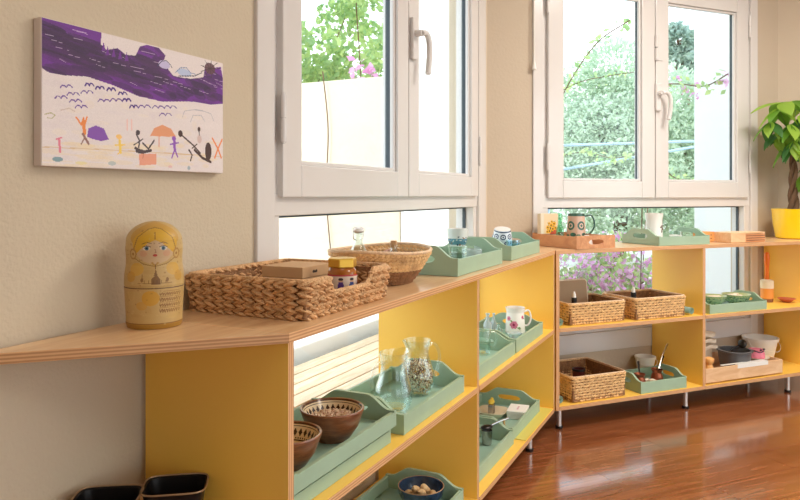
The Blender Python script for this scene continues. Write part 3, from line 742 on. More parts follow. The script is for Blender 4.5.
# blue bowl with walnuts
t = thing('blue_bowl', 'dark blue speckled bowl of walnuts on the bottom shelf', 'bowl', 'A', .965, .145, B_+.0105)
MB().lathe([(.036, 0), (.038, .004), (.062, .02), (.074, .045), (.077, .068), (.0755, .070), (.073, .068), (.070, .045), (.055, .02), (0, .012)], seg=44).build('body', BLUEC, t)
MB().lathe([(.0765, .0675), (.0775, .069), (.0765, .0705), (.0745, .0698)], seg=44, cap=False).build('rim', mat('bare_clay', (178, 140, 104), .5), t)
wn_proto = MB()
wn_proto.blob((0, 0, 0), (.0155, .0125, .0125), None, 14, 9)
for i in range(len(wn_proto.v)):
    x, y, q = wn_proto.v[i]; k = 1+.05*math.sin(x*900)*math.cos(q*800)+.06*(1 if abs(y) < .002 else 0); wn_proto.v[i] = (x*k, y*k, q*k)
WL = ['walnut at the left front of the dark blue bowl', 'walnut at the front middle of the dark blue bowl', 'walnut at the right front of the dark blue bowl', 'walnut at the right side of the dark blue bowl', 'walnut at the right back of the dark blue bowl', 'walnut at the back middle of the dark blue bowl', 'walnut at the left side of the dark blue bowl', 'walnut under the others at the centre of the dark blue bowl', 'walnut on top of the heap, towards its back', 'walnut on top of the heap, towards its left', 'walnut on top of the heap, nearest the front']
wm = None
for i, (x, y, q) in enumerate([(-.03, -.02, .036), (-.005, -.038, .036), (.025, -.028, .037), (.04, .0, .038), (.02, .028, .037), (-.012, .034, .036), (-.038, .012, .037), (0, -.006, .034), (.012, .002, .058), (-.018, -.004, .057), (.002, -.026, .056)]):
    if wm is None: o = wn_proto.build('walnut', NUT); wm = o
    else: o = wm.copy(); COL.objects.link(o)
    bx_, by_ = fr('A', .965, .145); o.location = (bx_+x, by_+y, B_+.0105+q); o.rotation_euler = (random.random()*3, random.random()*3, random.random()*6)
    tag(o, WL[i], 'nut', 'walnuts in the dark blue bowl')

# ---------------------------------------------------------------- bay two of the left run
def floral(w, h, bgc=(244, 238, 230)):
    p = Pix(w, h, bgc)
    for cx, cy, r in ((w*.18, h*.62, h*.16), (w*.5, h*.5, h*.13), (w*.62, h*.66, h*.2), (w*.85, h*.45, h*.15), (w*.35, h*.35, h*.08), (w*.72, h*.7, h*.14), (w*.08, h*.4, h*.1)):
        for k in range(6): a = k*PI/3; p.ell(cx+r*.55*math.cos(a), cy+r*.55*math.sin(a), r*.42, r*.42, (206, 96, 130), al=.8)
        p.ell(cx, cy, r*.3, r*.3, (150, 40, 80)); p.line([(cx+r*.6, cy+r*.5), (cx+r*1.5, cy+r*1.2)], 1.5, (110, 140, 80)); p.ell(cx+r*1.3, cy+r*.7, r*.35, r*.18, (120, 150, 90), .6)
    return p
zt_ = M_+.0105
painted_cup('pitcher', 'white china pitcher with pink flowers on the mint tray', 'pitcher', 'A', 2.015, .13, zt_, [(.042, 0), (.047, .008), (.044, .06), (.041, .1), (.046, .122)], floral(130, 60), handle=(.043, .10, .035, .032), rot=-1.0)
def small_bottle(label, s, d, h, r, grp, F='A', z=zt_, m=None):
    t = thing('small_bottle', label, 'bottle', F, s, d, z, 0, grp)
    MB().lathe([(r*.9, 0), (r, .003), (r, h*.5), (r*.4, h*.72), (r*.36, h*.92), (r*.5, h*.94), (r*.5, h), (r*.3, h), (r*.28, h*.7), (r*.86, h*.48), (r*.86, .006), (0, .006)], seg=24).build('body', m or FROST, t)
    return t
SB = 'small glass bottles beside the floral pitcher'
small_bottle('tall frosted small bottle at the left of the floral pitcher tray', 1.925, .235, .10, .020, SB)
small_bottle('slim clear bottle just left of the floral pitcher', 1.985, .225, .092, .014, SB)
small_bottle('squat clear bottle in front of the slim bottle by the pitcher', 1.90, .175, .062, .019, SB, m=GLASS)
t = thing('glass_dish', 'small white glass dish in front of the floral pitcher', 'dish', 'A', 1.905, .10, zt_)
MB().lathe([(.02, 0), (.022, .003), (.034, .024), (.032, .024), (.02, .006), (0, .006)], seg=24).build('body', FROST, t)
t = thing('glass_mug', 'clear glass mug whose handle shows over the near mint tray', 'mug', 'A', 1.545, .13, zt_, -.9)
MB().lathe([(.03, 0), (.033, .003), (.035, .10), (.033, .10), (.030, .008), (0, .008)], seg=28).build('body', GLASS, t)
MB().tube(catmull([(.033, 0, .088), (.056, 0, .085), (.06, 0, .055), (.05, 0, .028), (.032, 0, .024)], 6), .0045, 8).build('handle', GLASS, t)
# bottom: soap dish, grater, white box, spoon, sheet
zq = B_+.003+.0105
t = thing('square_dish', 'cream square dish with rounded corners on the bottom mint tray', 'dish', 'A', 1.965, .225, zq, .1)
def sq(r, k, z, n=32):
    return [(r*math.copysign(abs(math.cos(2*PI*i/n))**k, math.cos(2*PI*i/n)), r*math.copysign(abs(math.sin(2*PI*i/n))**k, math.sin(2*PI*i/n)), z) for i in range(n)]
b = MB(); L_ = [sq(.045, .55, 0), sq(.068, .5, .026), sq(.064, .5, .026), sq(.042, .55, .006), sq(.001, 1, .006)]
for ring in L_: b.v += ring
for k in range(len(L_)-1):
    for i in range(32): j = (i+1) % 32; b.f.append((k*32+i, k*32+j, (k+1)*32+j, (k+1)*32+i))
b.f.append(tuple(range(31, -1, -1))); b.build('body', mat('cream_glaze', (232, 218, 188), .3, coat=.4), t)
t = thing('small_grater', 'little steel grater with yellow grip standing in the cream dish', 'grater', 'A', 1.965, .23, zq+.0065)
b = MB(); b.box(-.018, .018, -.012, .012, 0, .045); b.build('body', STEEL, t, False, bevel=.002)
b = MB()
for i in range(3):
    for j in range(4): b.blob((-.011+i*.011, -.0125, .009+j*.009), (.0025, .0015, .002), None, 6, 4)
b.build('teeth', DARKM, t)
b = MB(); b.blob((0, 0, .056), (.024, .014, .011), None, 12, 8); b.blob((.014, .002, .066), (.009, .008, .007), None, 8, 6); b.blob((-.014, .002, .064), (.010, .008, .006), None, 8, 6); b.build('grip', mat('yellow_plastic', (238, 200, 70), .4), t)
t = box_thing('white_box', 'small white lidded box on the bottom mint tray', 'box', 'A', 1.955, .065, zq, .115, .085, .038, WHITEP, rz=.12, lid=WHITEP)
p = Pix(40, 12, (240, 238, 236))
for k in range(7): p.line([(4+k*5, 8), (6+k*5, 3), (8+k*5, 8)], 1.2, (190, 100, 130))
grid('printed_lettering', lambda u, v: (.025+.06*u, .03+.022*v, .0385), p, PAINTM, t)
t = thing('wooden_dropper', 'tiny wooden peg on the bottom mint tray before the cream dish', 'peg', 'A', 1.84, .13, zq); MB().lathe([(.006, 0), (.007, .006), (.004, .012), (.006, .02), (.002, .03)], seg=12).build('body', STRAW2, t)
tumbler('short steel cup carrying the dark spoon in the bottom mint tray', 'A', 1.60, .13, B_+.012, .060, .020, .024, STEEL, name='small_cup', cat='cup')
t = thing('serving_spoon', 'dark metal spoon in the near bottom mint tray', 'spoon', 'A', 1.60, .13, B_+.0725, 2.6)
MB().blob((0, 0, .010), (.030, .02, .009), None, 14, 8).build('bowl', DARKM, t); MB().tube([(-.025, 0, .014), (-.07, 0, .022), (-.12, .0, .026)], .0045, 8).build('handle', STEEL, t)
t = thing('silicone_mat', 'thin pale green mat under the mint tray on the bottom shelf', 'mat', 'A', 1.74, .004, B_)
MB().prism([(0, 0), (.48, 0), (.48, .34), (0, .34)], 0, .0025).build('sheet', mat('pale_green_mat', (222, 206, 104), .35), t, False)  # coloured sheet stands in for a green reflection on the shelf

# ---------------------------------------------------------------- corner shelf pans
GP = 'dark metal baking tins on the corner shelf'
def pan(label, s, d, rz):
    t = thing('baking_tin', label, 'baking tin', 'A', s, d, .513, rz, GP)
    def ring(a, c, z, n=40): return [(a*math.copysign(abs(math.cos(2*PI*i/n))**.42, math.cos(2*PI*i/n)), c*math.copysign(abs(math.sin(2*PI*i/n))**.42, math.sin(2*PI*i/n)), z) for i in range(n)]
    b = MB(); L_ = [ring(.048, .036, 0), ring(.060, .048, .072), ring(.063, .051, .073), ring(.058, .046, .0705), ring(.046, .034, .003), ring(.0005, .0005, .003)]
    for r in L_: b.v += r
    for k in range(5):
        for i in range(40): j = (i+1) % 40; b.f.append((k*40+i, k*40+j, (k+1)*40+j, (k+1)*40+i))
    b.f.append(tuple(range(39, -1, -1))); b.build('body', DARKM, t)
    b = MB(); b.tube(ring(.0625, .0505, .074), .0018, 6, True); b.build('rim', mat('worn_rim', (170, 140, 110), .4, metal=.6), t)
    for k in (-1, 1):
        b = MB(); b.tube([(.02*k+.012*math.cos(a), .012*math.sin(a), .006) for a in np.linspace(0, 2*PI, 17)[:-1]], .002, 6, True); b.build('embossed_ring', STEEL, t)
pan('dark baking tin with worn rim against the yellow side panel', -.075, .225, -.95); pan('dark baking tin nearer the camera on the corner shelf', -.175, .305, -1.0)

# ---------------------------------------------------------------- nesting doll
t = thing('nesting_doll', 'worn yellow wooden nesting doll with painted face', 'doll', 'A', -.052, .305, T_)
x, y = fr('A', -.052, .305); t.rotation_euler.z = math.atan2(-y, -x)+.02          # local +x looks at the room
DW, DH = 256, 220; p = Pix(DW, DH, (222, 190, 128))
def DX(x, y):                                          # position measured on the doll's face, x -1..1 over its width, y 0..1 up
    a = math.asin(max(-.99, min(.99, x))); return (a/(2*PI)+.5)*DW, (1-y)*DH
def de(x, y, rx, ry, c, al=1, rot=0): q = DX(x, y); p.ell(q[0], q[1], rx*DW/2/PI/1.0, ry*DH, c, rot, al)
def dl(pts, w, c, al=1): p.line([DX(*q) for q in pts], w, c, al)
p.rect(0, 0, DW, DH*.42, (226, 196, 132)); 
for _ in range(260):
    p.ell(random.uniform(0, DW), random.uniform(0, DH), random.uniform(2, 10), random.uniform(2, 12), random.choice([(232, 204, 146), (206, 168, 100), (238, 206, 130), (216, 180, 110)]), 0, .22)
de(0, .87, 1.02, .13, (222, 178, 84)); 
de(0, .80, .86, .135, (236, 190, 62))                               # hair
de(0, .73, .68, .12, (232, 202, 164))                               # face
p.poly([DX(-.62, .80), DX(-.5, .86), DX(-.02, .895), DX(0, .83), DX(-.25, .80), DX(-.5, .74), DX(-.66, .70)], (240, 192, 50))
p.poly([DX(.62, .80), DX(.5, .86), DX(.02, .895), DX(0, .83), DX(.25, .80), DX(.5, .74), DX(.66, .70)], (240, 192, 50))
dl([(0, .90), (0, .84)], 1.6, (190, 140, 40))
dl([(-.72, .74), (-.6, .86), (-.3, .93), (0, .945), (.3, .93), (.6, .86), (.72, .74)], 1.5, (150, 110, 60), .8)
for sx in (-1, 1):
    de(sx*.29, .755, .13, .020, (244, 240, 232)); de(sx*.28, .755, .075, .019, (90, 130, 160)); de(sx*.28, .755, .03, .009, (30, 40, 50))
    dl([(sx*.14, .80), (sx*.29, .812), (sx*.43, .795)], 1.3, (130, 90, 50)); dl([(sx*.15, .768), (sx*.29, .779), (sx*.42, .765)], 1.2, (90, 60, 40))
    de(sx*.40, .705, .14, .028, (236, 176, 144), .6)
    de(sx*.74, .70, .16, .052, (196, 150, 80)); de(sx*.74, .70, .11, .036, (228, 198, 130)); de(sx*.74, .70, .04, .016, (180, 130, 60))
dl([(0, .745), (.03, .715), (-.02, .710)], 1.2, (190, 140, 110))
de(0, .690, .075, .011, (200, 60, 50)); de(0, .684, .045, .009, (214, 80, 70))
dl([(-.68, .66), (-.4, .61), (0, .585), (.4, .61), (.68, .66)], 1.6, (170, 130, 60))
dl([(-.1, .62), (0, .59), (.1, .62)], 3, (200, 150, 60), .7)
for sx in (-1, 1): de(sx*.62, .56, .28, .06, (238, 190, 80), .8); de(sx*.78, .49, .2, .05, (224, 172, 66), .7)
br_ = (120, 80, 40)
p.poly([DX(-.12, .42), DX(-.12, .47), DX(-.05, .49), DX(.02, .56), DX(.09, .49), DX(.16, .47), DX(.16, .42)], br_, .75)
dl([(.02, .56), (.02, .60)], 1.2, br_); de(-.42, .46, .05, .02, br_, .6); dl([(-.42, .48), (-.42, .51)], 1, br_, .6); dl([(-.55, .43), (.55, .43)], 1.2, br_, .7); de(.4, .46, .05, .022, br_, .6)
for k in range(6): dl([(-.35+k*.14, .43), (-.35+k*.14, .455)], 1.2, br_, .6)
de(-.15, .29, .3, .07, (236, 180, 60), .8); de(-.45, .22, .2, .04, (232, 176, 70), .5)
for r in range(4):
    for k in range(9): dl([(.16+k*.08, .34-r*.052), (.18+k*.08, .31-r*.052), (.22+k*.08, .335-r*.052)], 1.3, (140, 92, 44), .75)
    dl([(.16, .355-r*.052), (.85, .35-r*.052)], .9, (140, 92, 44), .6)
p.rect(0, DH*.612, DW, DH*.622, (110, 74, 40)); p.rect(0, DH*.955, DW, DH, (196, 150, 60)); p.rect(0, DH*.945, DW, DH*.955, (160, 116, 50))
for _ in range(240): p.ell(random.uniform(0, DW), random.uniform(0, DH), random.uniform(.5, 2), random.uniform(.5, 2.4), random.choice([(150, 104, 54), (236, 214, 160), (170, 120, 60)]), 0, .4)
p.a = p.a*np.array((.88, .85, .80))
dz = [0, .04, .10, .39, .50, .595, .66, .74, .82, .89, .94, .97, .99, 1.0]; dr = [.0540, .0565, .0565, .0600, .0592, .0562, .0560, .0572, .0560, .0490, .0380, .0270, .0150, .0005]
Hd = .2185
def dfn(u, v):
    z = v; r = np.interp(z, dz, dr)
    if z > .82: r = .0566*math.sqrt(max(0, 1-((z-.80)/.2)**2))
    a = (u-.5)*2*PI
    if .386 < v < .396: r -= .0008
    return (r*math.cos(a), r*math.sin(a), v*Hd)
grid('body', dfn, p, PAINTD, t)
MB().lathe([(0, 0), (.054, 0), (.0545, .002)], seg=40).build('base', STRAW2, t)

# ---------------------------------------------------------------- picture on the wall
PLn_, PHt = .513, .281
t = thing('canvas_painting', "child's painting with a purple band and small figures on a wall canvas", 'painting', 'A', -.262, .400, 1.2275)
MB().box(0, PLn_, -.022, -.0005, 0, PHt).build('canvas', mat('canvas_edge', (226, 212, 204), .8, bump=.2, bscale=300), t, False, bevel=.002)
PW_, PH_ = 384, 208; p = Pix(PW_, PH_, (232, 220, 218))
def S(x, y):
    a = (x-103)/447.; u = a*1.318/(1.78-a*(1.78-1.318)); yt = 57+113*a; yb = 412+25*a; return u*PW_, (y-yt)/(yb-yt)*PH_
def sl(pts, w, c, al=1): p.line([S(*q) for q in pts], w, c, al)
def se(x, y, rx, ry, c, rot=0, al=1):
    q = S(x, y); a = (x-103)/447.; k = PW_/447*(1.35-.55*a); p.ell(q[0], q[1], rx*k, ry*PH_/(355-88*a), c, rot, al)
for _ in range(160): se(random.uniform(110, 545), random.uniform(210, 420), random.uniform(6, 24), random.uniform(3, 10), random.choice([(238, 228, 226), (240, 224, 200), (224, 210, 214)]), 0, .25)
for _ in range(60): se(random.uniform(110, 545), random.uniform(360, 420), random.uniform(10, 30), random.uniform(2, 6), (240, 214, 160), 0, .22)
pu, dp = (112, 44, 146), (66, 38, 78)
band = [(103, 55), (250, 94), (248, 122), (262, 136), (290, 132), (310, 148), (334, 150), (345, 128), (362, 124), (392, 132), (408, 150), (402, 168), (428, 200), (470, 207), (502, 203), (505, 182), (545, 178), (550, 205), (550, 268), (520, 270), (470, 262), (400, 262), (340, 248), (280, 222), (215, 200), (150, 196), (116, 188), (103, 178)]
msk = p.poly([S(*q) for q in band], pu)
base = p.a.copy()
for _ in range(320):
    x = random.uniform(105, 548); a = (x-103)/447; y = 120+120*a+random.gauss(0, 26)
    se(x, y, random.uniform(10, 40), random.uniform(3, 9), random.choice([dp, dp, (50, 32, 62), (92, 40, 116), (80, 44, 92)]), .12, .45)
for _ in range(40): x = random.uniform(105, 548); a = (x-103)/447; y = 120+112*a+random.gauss(0, 30); sl([(x, y), (x+random.uniform(14, 34), y+8)], .8, (216, 196, 222), .7)
clean = Pix(PW_, PH_, (232, 220, 218)).a; keep = p.a
bgimg = np.ones_like(p.a)*np.array((234, 222, 220))
nzv = rng.normal(0, 3, (PH_, PW_, 1))
p.a = np.where(msk[..., None], keep, np.where(np.abs(base-np.array(pu)).sum(-1, keepdims=True) < 1, keep, base))+nzv
for (x, y) in [(265, 140), (280, 145), (296, 150), (312, 155), (255, 130)]: p.poly([S(x-5, y+8), S(x, y-14), S(x+5, y+8)], pu)
se(405, 172, 16, 10, (196, 186, 220)); sl([(388, 176), (398, 164), (410, 162), (420, 172), (424, 180)], 1.3, (60, 60, 100)); se(455, 192, 22, 9, (186, 196, 222)); sl([(432, 192), (445, 180), (460, 180), (470, 192), (482, 196)], 1.2, (90, 120, 170)); sl([(440, 200), (480, 200), (498, 192)], 1.6, (40, 40, 70))
se(518, 182, 20, 14, (96, 60, 70), 0, .9)
for k in range(9): a = k*.7; sl([(518, 182), (518+24*math.cos(a), 182+22*math.sin(a))], 1.3, (70, 44, 50))
for (x, y, n) in [(163, 222, 0), (150, 248, 0), (180, 240, 0), (186, 257, 0), (200, 271, 0), (220, 218, 1), (214, 236, 0), (246, 226, 1), (274, 230, 1), (302, 240, 1), (256, 257, 0), (286, 256, 0), (312, 256, 1), (330, 272, 1), (356, 272, 0), (390, 274, 0), (420, 274, 0), (408, 292, 0)]:
    r = 10 if n == 0 else 7; c = (100, 60, 150) if n == 0 else (72, 30, 130); w = 1.8 if n == 0 else 2.6
    sl([(x-1.5*r, y+4), (x-r, y-2), (x-r*.4, y-1), (x, y+4), (x+r*.4, y-2), (x+r, y-1), (x+1.5*r, y+4)], w, c)
sl([(110, 290), (125, 286), (135, 292), (128, 300), (116, 298)], 1.6, (190, 180, 140)); sl([(150, 280), (170, 276), (185, 284)], 1.4, (210, 190, 180))
sl([(450, 300), (455, 285), (480, 282), (500, 285), (520, 292), (528, 310)], 1.2, (190, 184, 190)); sl([(470, 312), (476, 296), (496, 296), (506, 312)], 1.2, (190, 184, 190))
sl([(104, 368), (250, 376), (400, 386), (549, 398)], 1.2, (220, 190, 150))
o_ = (236, 140, 70)
sl([(188, 298), (200, 316), (206, 300), (208, 316), (214, 298)], 3, o_); sl([(206, 314), (208, 336)], 6, o_); sl([(204, 338), (212, 352), (218, 362)], 4, (150, 110, 100)); sl([(208, 348), (200, 362)], 2, (150, 110, 100))
p.poly([S(214, 345), S(218, 325), S(236, 318), S(256, 326), S(268, 352), S(250, 356), S(226, 350)], (136, 84, 176))
sl([(145, 350), (148, 380)], 4, (226, 130, 150)); sl([(138, 350), (152, 346)], 2, (226, 130, 150)); se(142, 398, 8, 6, (110, 150, 160), 0, .8)
sl([(295, 356), (297, 384)], 5, (246, 210, 100)); se(293, 346, 6, 6, (246, 200, 120)); sl([(284, 366), (308, 366)], 2.4, (246, 210, 100)); sl([(297, 382), (290, 388)], 2, (246, 210, 100))
for x in (314, 324): sl([(x, 306), (x, 330)], 3, (240, 190, 180), .7)
dk = (74, 60, 66)
sl([(336, 340), (344, 356), (342, 372)], 3, dk); se(340, 336, 5, 6, dk); sl([(334, 374), (352, 384), (372, 380)], 5, dk); sl([(352, 362), (366, 376), (380, 356)], 3, dk); sl([(330, 366), (340, 360), (352, 352)], 2, dk); se(346, 382, 12, 5, dk); sl([(356, 380), (352, 398)], 2, dk)
p.poly([S(370, 345), S(380, 326), S(400, 318), S(422, 328), S(434, 348)], (230, 158, 116)); sl([(392, 346), (392, 372)], 1.4, (226, 150, 110)); p.poly([S(342, 388), S(385, 388), S(386, 414), S(344, 416)], (232, 150, 120), .85)
sl([(430, 360), (431, 380)], 6, (150, 90, 190)); se(429, 352, 6, 6, (150, 90, 190)); sl([(420, 366), (440, 362)], 2.4, (150, 90, 190)); sl([(431, 378), (424, 398)], 3, (150, 90, 190)); sl([(431, 378), (438, 396)], 3, (150, 90, 190))
dk2 = (74, 48, 44)
sl([(446, 342), (476, 368), (494, 388)], 3, dk2); se(445, 340, 7, 8, dk2); se(492, 354, 8, 10, (216, 190, 184)); sl([(490, 330), (492, 344)], 2, dk2); se(491, 330, 5, 6, dk2); se(514, 384, 12, 22, dk2); sl([(466, 380), (474, 392), (470, 406)], 3, dk2); sl([(480, 380), (500, 400), (520, 410)], 5, dk2); sl([(474, 376), (486, 366)], 2, dk2)
sl([(524, 352), (538, 378), (530, 400)], 3.6, (238, 140, 80)); sl([(548, 356), (538, 378), (546, 400)], 3.6, (238, 140, 80))
se(276, 410, 8, 5, (180, 190, 190), 0, .8); se(466, 424, 5, 5, (150, 170, 180), 0, .8); se(420, 420, 6, 3, (230, 180, 180), 0, .7); se(200, 408, 10, 4, (236, 220, 150), 0, .7)
p.a = np.clip(p.a, 0, 255)
grid('painted_front', lambda u, v: (.0015+u*(PLn_-.003), -.0226, .0015+v*(PHt-.003)), p, PAINTM, t)

# ---------------------------------------------------------------- things on the far unit
# brown tray contents
t = thing('sunflower_card', 'cream box with a printed sunflower bunch in the brown tray', 'box', 'B', .11, .29, T_+.011, math.radians(2))
MB().box(0, .115, 0, .03, 0, .16).build('body', mat('cream_card', (236, 222, 196), .6), t, False, bevel=.001)
p = Pix(80, 80, (238, 214, 176)); p.rect(0, 0, 14, 80, (234, 224, 206))
for k in range(26): p.line([(48, 78), (48+random.uniform(-26, 24), random.uniform(26, 60))], 1.6, (80, 100, 50))
for (x, y, r) in [(32, 52, 8), (48, 44, 8), (62, 38, 8), (40, 66, 8), (56, 58, 8), (68, 54, 7), (30, 68, 6), (50, 30, 5), (38, 36, 5)]:
    for k in range(9): a = k*.7; p.ell(x+r*.7*math.cos(a), y+r*.7*math.sin(a), r*.42, r*.3, (240, 180, 40), a)
    p.ell(x, y, r*.4, r*.4, (90, 50, 26))
p.ell(66, 70, 9, 9, (206, 90, 60)); p.ell(52, 74, 9, 5, (190, 70, 50)); p.rect(0, 76, 80, 80, (140, 80, 50))
grid('printed_sunflowers', lambda u, v: (.002+.111*u, -.0006, .045+.113*v), p, PAINTM, t)
t = thing('green_bottle', 'pale green glass bottle standing in the brown tray', 'bottle', 'B', .17, .20, T_+.011)
r, h = .022, .165
MB().lathe([(r*.95, 0), (r, .004), (r, h*.5), (r*.55, h*.62), (r*.5, h*.95), (r*.62, h*.96), (r*.62, h), (r*.4, h), (r*.4, h*.63), (r*.86, h*.48), (r*.86, .008), (0, .008)], seg=28).build('body', GREENGLASS, t)
p = Pix(120, 60, (206, 172, 150)); gr = (54, 92, 78)
for k in range(5):
    x = 12+24*k; p.ell(x, 24, 9, 9, gr); p.ell(x, 24, 5, 5, (206, 172, 150)); p.ell(x, 24, 2.6, 2.6, gr); p.ell(x+6, 42, 6, 4, gr); p.ell(x-7, 44, 5, 3.4, (96, 130, 104))
p.rect(0, 0, 120, 5, gr)
painted_cup('stoneware_mug', 'pinkish stoneware mug with dark green rim and handle in the brown tray', 'mug', 'B', .300, .235, T_+.011, [(.050, 0), (.053, .01), (.049, .09), (.044, .160)], p, handle=(.046, .145, .05, .055), rot=-.35, hm=mat('dark_green_glaze', (56, 96, 84), .25, coat=.5))
t = thing('small_saucer_stack', 'small white porcelain cup turned over in the brown tray', 'cup', 'B', .265, .10, T_+.011)
MB().lathe([(.030, 0), (.030, .004), (.026, .03), (.014, .046), (.012, .052), (0, .052)], seg=24).build('body', WHITEC, t)
# green tray: white vase etc
t = thing('white_vase', 'tall white vase with a brown twig motif on the far mint tray', 'vase', 'B', .80, .19, T_+.011)
MB().lathe([(.046, 0), (.050, .004), (.046, .05), (.044, .12), (.050, .158), (.046, .158), (.040, .12), (.042, .05), (.044, .01), (0, .01)], seg=36).build('body', WHITEC, t)
b = MB(); b.tube([(.012, -.0455, .05), (.016, -.0445, .075), (.014, -.044, .09)], .0022, 6); b.blob((.020, -.044, .07), (.006, .0025, .004)); b.blob((.006, -.0455, .08), (.005, .0025, .004)); b.blob((.024, -.042, .088), (.005, .0025, .003)); b.build('twig_motif', BARK, t)
t = thing('white_bowl', 'little white bowl with clay foot on the far mint tray', 'bowl', 'B', .87, .10, T_+.011)
MB().lathe([(.020, 0), (.022, .010), (.028, .016), (.036, .038), (.034, .038), (.024, .018), (0, .014)], seg=28).build('body', WHITEC, t)
MB().lathe([(.0205, -.0), (.0225, .0095), (.021, .0095)], seg=28, cap=False).build('foot', KRAFT, t)
tumbler('clear glass at the right end of the far mint tray', 'B', .955, .19, T_+.011, .055, .03, .034, GLASS, name='glass_cup')
tumbler('low frosted glass between white vase and bowl on the far mint tray', 'B', .73, .08, T_+.011, .03, .03, .034, FROST, name='glass_cup')
# domino box and block box
t = thing('domino_box', 'small orange wooden box with dark marks beside the far mint tray', 'box', 'B', 1.115, .14, T_, .1)
MB().box(0, .10, 0, .07, 0, .058).build('body', mat('orange_wood', (226, 160, 96), .5), t, False, bevel=.002)
p = Pix(50, 28, (226, 160, 96))
for x, y in ((12, 8), (24, 8), (36, 8), (12, 19), (24, 18), (36, 19)): p.line([(x-3, y), (x+3, y)], 2.6, (70, 40, 26))
grid('printed_marks', lambda u, v: (.004+.092*u, -.0006, .004+.05*v), p, PAINTM, t)
t = thing('wooden_case', 'flat wooden case with darker striped front half left of the yellow pot', 'case', 'B', 1.212, .03, T_, .02)
MB().box(0, .115, 0, .12, 0, .058).build('body', WOODL, t, False, bevel=.003)
MB().box(.116, .275, 0, .12, 0, .047).build('body', WOODT, t, False, bevel=.003)
MB().box(.116, .275, 0, .12, .048, .058).build('lid', WOODL, t, False, bevel=.003)
for k in range(3): MB().box(.12, .271, -.0012, 0, .009+k*.013, .013+k*.013).build('groove_strip', BOWLW, t, False)
# basket contents
t = thing('folder', 'grey brown card folder with pale edge leaning in the left basket', 'folder', 'B', .135, .262, M_+.010); t.rotation_euler.x = -.10
def rr(L, H, r, n=6):
    P = []
    for cx, cy, a0 in ((L-r, r, -PI/2), (L-r, H-r, 0), (r, H-r, PI/2), (r, r, PI)):
        for k in range(n+1): a = a0+k/n*PI/2; P.append((cx+r*math.cos(a), cy+r*math.sin(a)))
    return P
b = MB(); b.prism(rr(.262, .185, .018), 0, .008); o = b.build('board', mat('folder_grey', (178, 152, 122), .6), t); o.rotation_euler.x = PI/2
b = MB(); b.tube([(x, y, .004) for x, y in rr(.262, .185, .018)], .0055, 6, True); o = b.build('edge_trim', mat('edge_trim', (226, 212, 190), .5), t); o.rotation_euler.x = PI/2
for s_q, d_q, nm in ((.185, .10, 'dark dropper bottle with white tip in the left middle basket'), (.60, .13, 'dark dropper bottle with white tip in the right middle basket')):
    t = thing('dropper_bottle', nm, 'bottle', 'B', s_q, d_q, M_+.009, 0, 'dropper bottles in the woven baskets')
    MB().lathe([(.018, 0), (.019, .004), (.019, .085), (.012, .1)], seg=20).build('body', BLACKP, t)
    MB().lathe([(.015, .10), (.014, .12)], seg=20).build('collar', BLACKP, t); MB().lathe([(.009, .12), (.009, .136), (.004, .15)], seg=16).build('tip', WHITEP, t)
t = thing('dark_cup', 'dark red brown cup standing in the bottom woven basket', 'cup', 'B', .29, .20, B_+.009)
MB().lathe([(.026, 0), (.028, .004), (.034, .105), (.030, .105), (.025, .01), (0, .01)], seg=28).build('body', mat('dark_red_glaze', (92, 38, 34), .3, coat=.4), t)
MB().lathe([(.033, .095), (.0355, .098), (.0345, .107), (.031, .107)], seg=28, cap=False).build('rim_band', BLACKP, t)
# rolled mats
for k, (s_q, z, lb) in enumerate(((.915, M_, 'rolled grey green mat on the middle shelf beside the right basket'), (.048, M_, 'end of a rolled mat at the left edge of the middle shelf'), (.048, B_, 'end of a rolled mat at the left edge of the far bottom shelf'))):
    t = thing('rolled_mat', lb, 'mat', 'B', s_q, .03, z+.0005, 0, 'rolled mats in the far shelf unit')
    b = MB(); pts = []; R = .021
    for q in range(0, 66): a = q/65*PI*2*2.6; rad = .006+(R-.006)*q/65; pts.append((rad*math.cos(a), rad*math.sin(a)))
    v = []
    for x, y in pts: v += [(x, 0, y+R), (x, .30, y+R)]
    b.add(v, [(2*i, 2*i+1, 2*i+3, 2*i+2) for i in range(65)]); o = b.build('roll', mat('roll_green', (130, 160, 146), .7), t, sharp=80)
    sm = o.modifiers.new('thick', 'SOLIDIFY'); sm.thickness = .0028
# bowls in right bay
def specks(w, h, base, n=260):
    p = Pix(w, h, base)
    for _ in range(n): p.ell(random.uniform(0, w), random.uniform(h*.1, h*.85), random.uniform(.7, 1.8), random.uniform(.6, 1.3), random.choice([(70, 110, 80), (90, 130, 96), (196, 206, 150), (60, 96, 76)]))
    for k in range(30): p.line([(k*w/30, 2), (k*w/30+3, h*.16)], 1.4, (206, 206, 130))
    return p
for k, (s_q, d_q, R, lb) in enumerate(((1.205, .15, .072, 'green speckled bowl behind the divider in the right bay'), (1.375, .14, .080, 'wider green speckled bowl at the centre of the right bay tray'))):
    painted_cup('speckled_bowl', lb, 'bowl', 'B', s_q, d_q, M_+.011, [(R*.42, 0), (R*.5, .010), (R*.85, .035), (R, .065)], specks(140, 36, (150, 176, 134)), group='green speckled bowls', hm=mat('bowl_inside_green', (196, 204, 150), .3, coat=.4))
    t = thing('cotton_pad_pile' , ['folded white tissue in the bowl behind the divider', 'folded white tissue in the wider speckled bowl'][k], 'tissue', 'B', s_q, d_q, M_+.045, .4, 'tissues in the green bowls')
    b = MB()
    for q in range(7): b.blob((random.uniform(-.6, .6)*R*.7, random.uniform(-.5, .5)*R*.7, random.uniform(.012, .024)), (R*.42, R*.3, .009), Euler((random.uniform(-.3, .3), random.uniform(-.3, .3), random.random()*3)).to_matrix(), 10, 6)
    b.build('folds', CREAM, t)
t = thing('dish_brush', 'upright brush with orange handle and cream and copper ferrule', 'brush', 'B', 1.715, .21, M_)
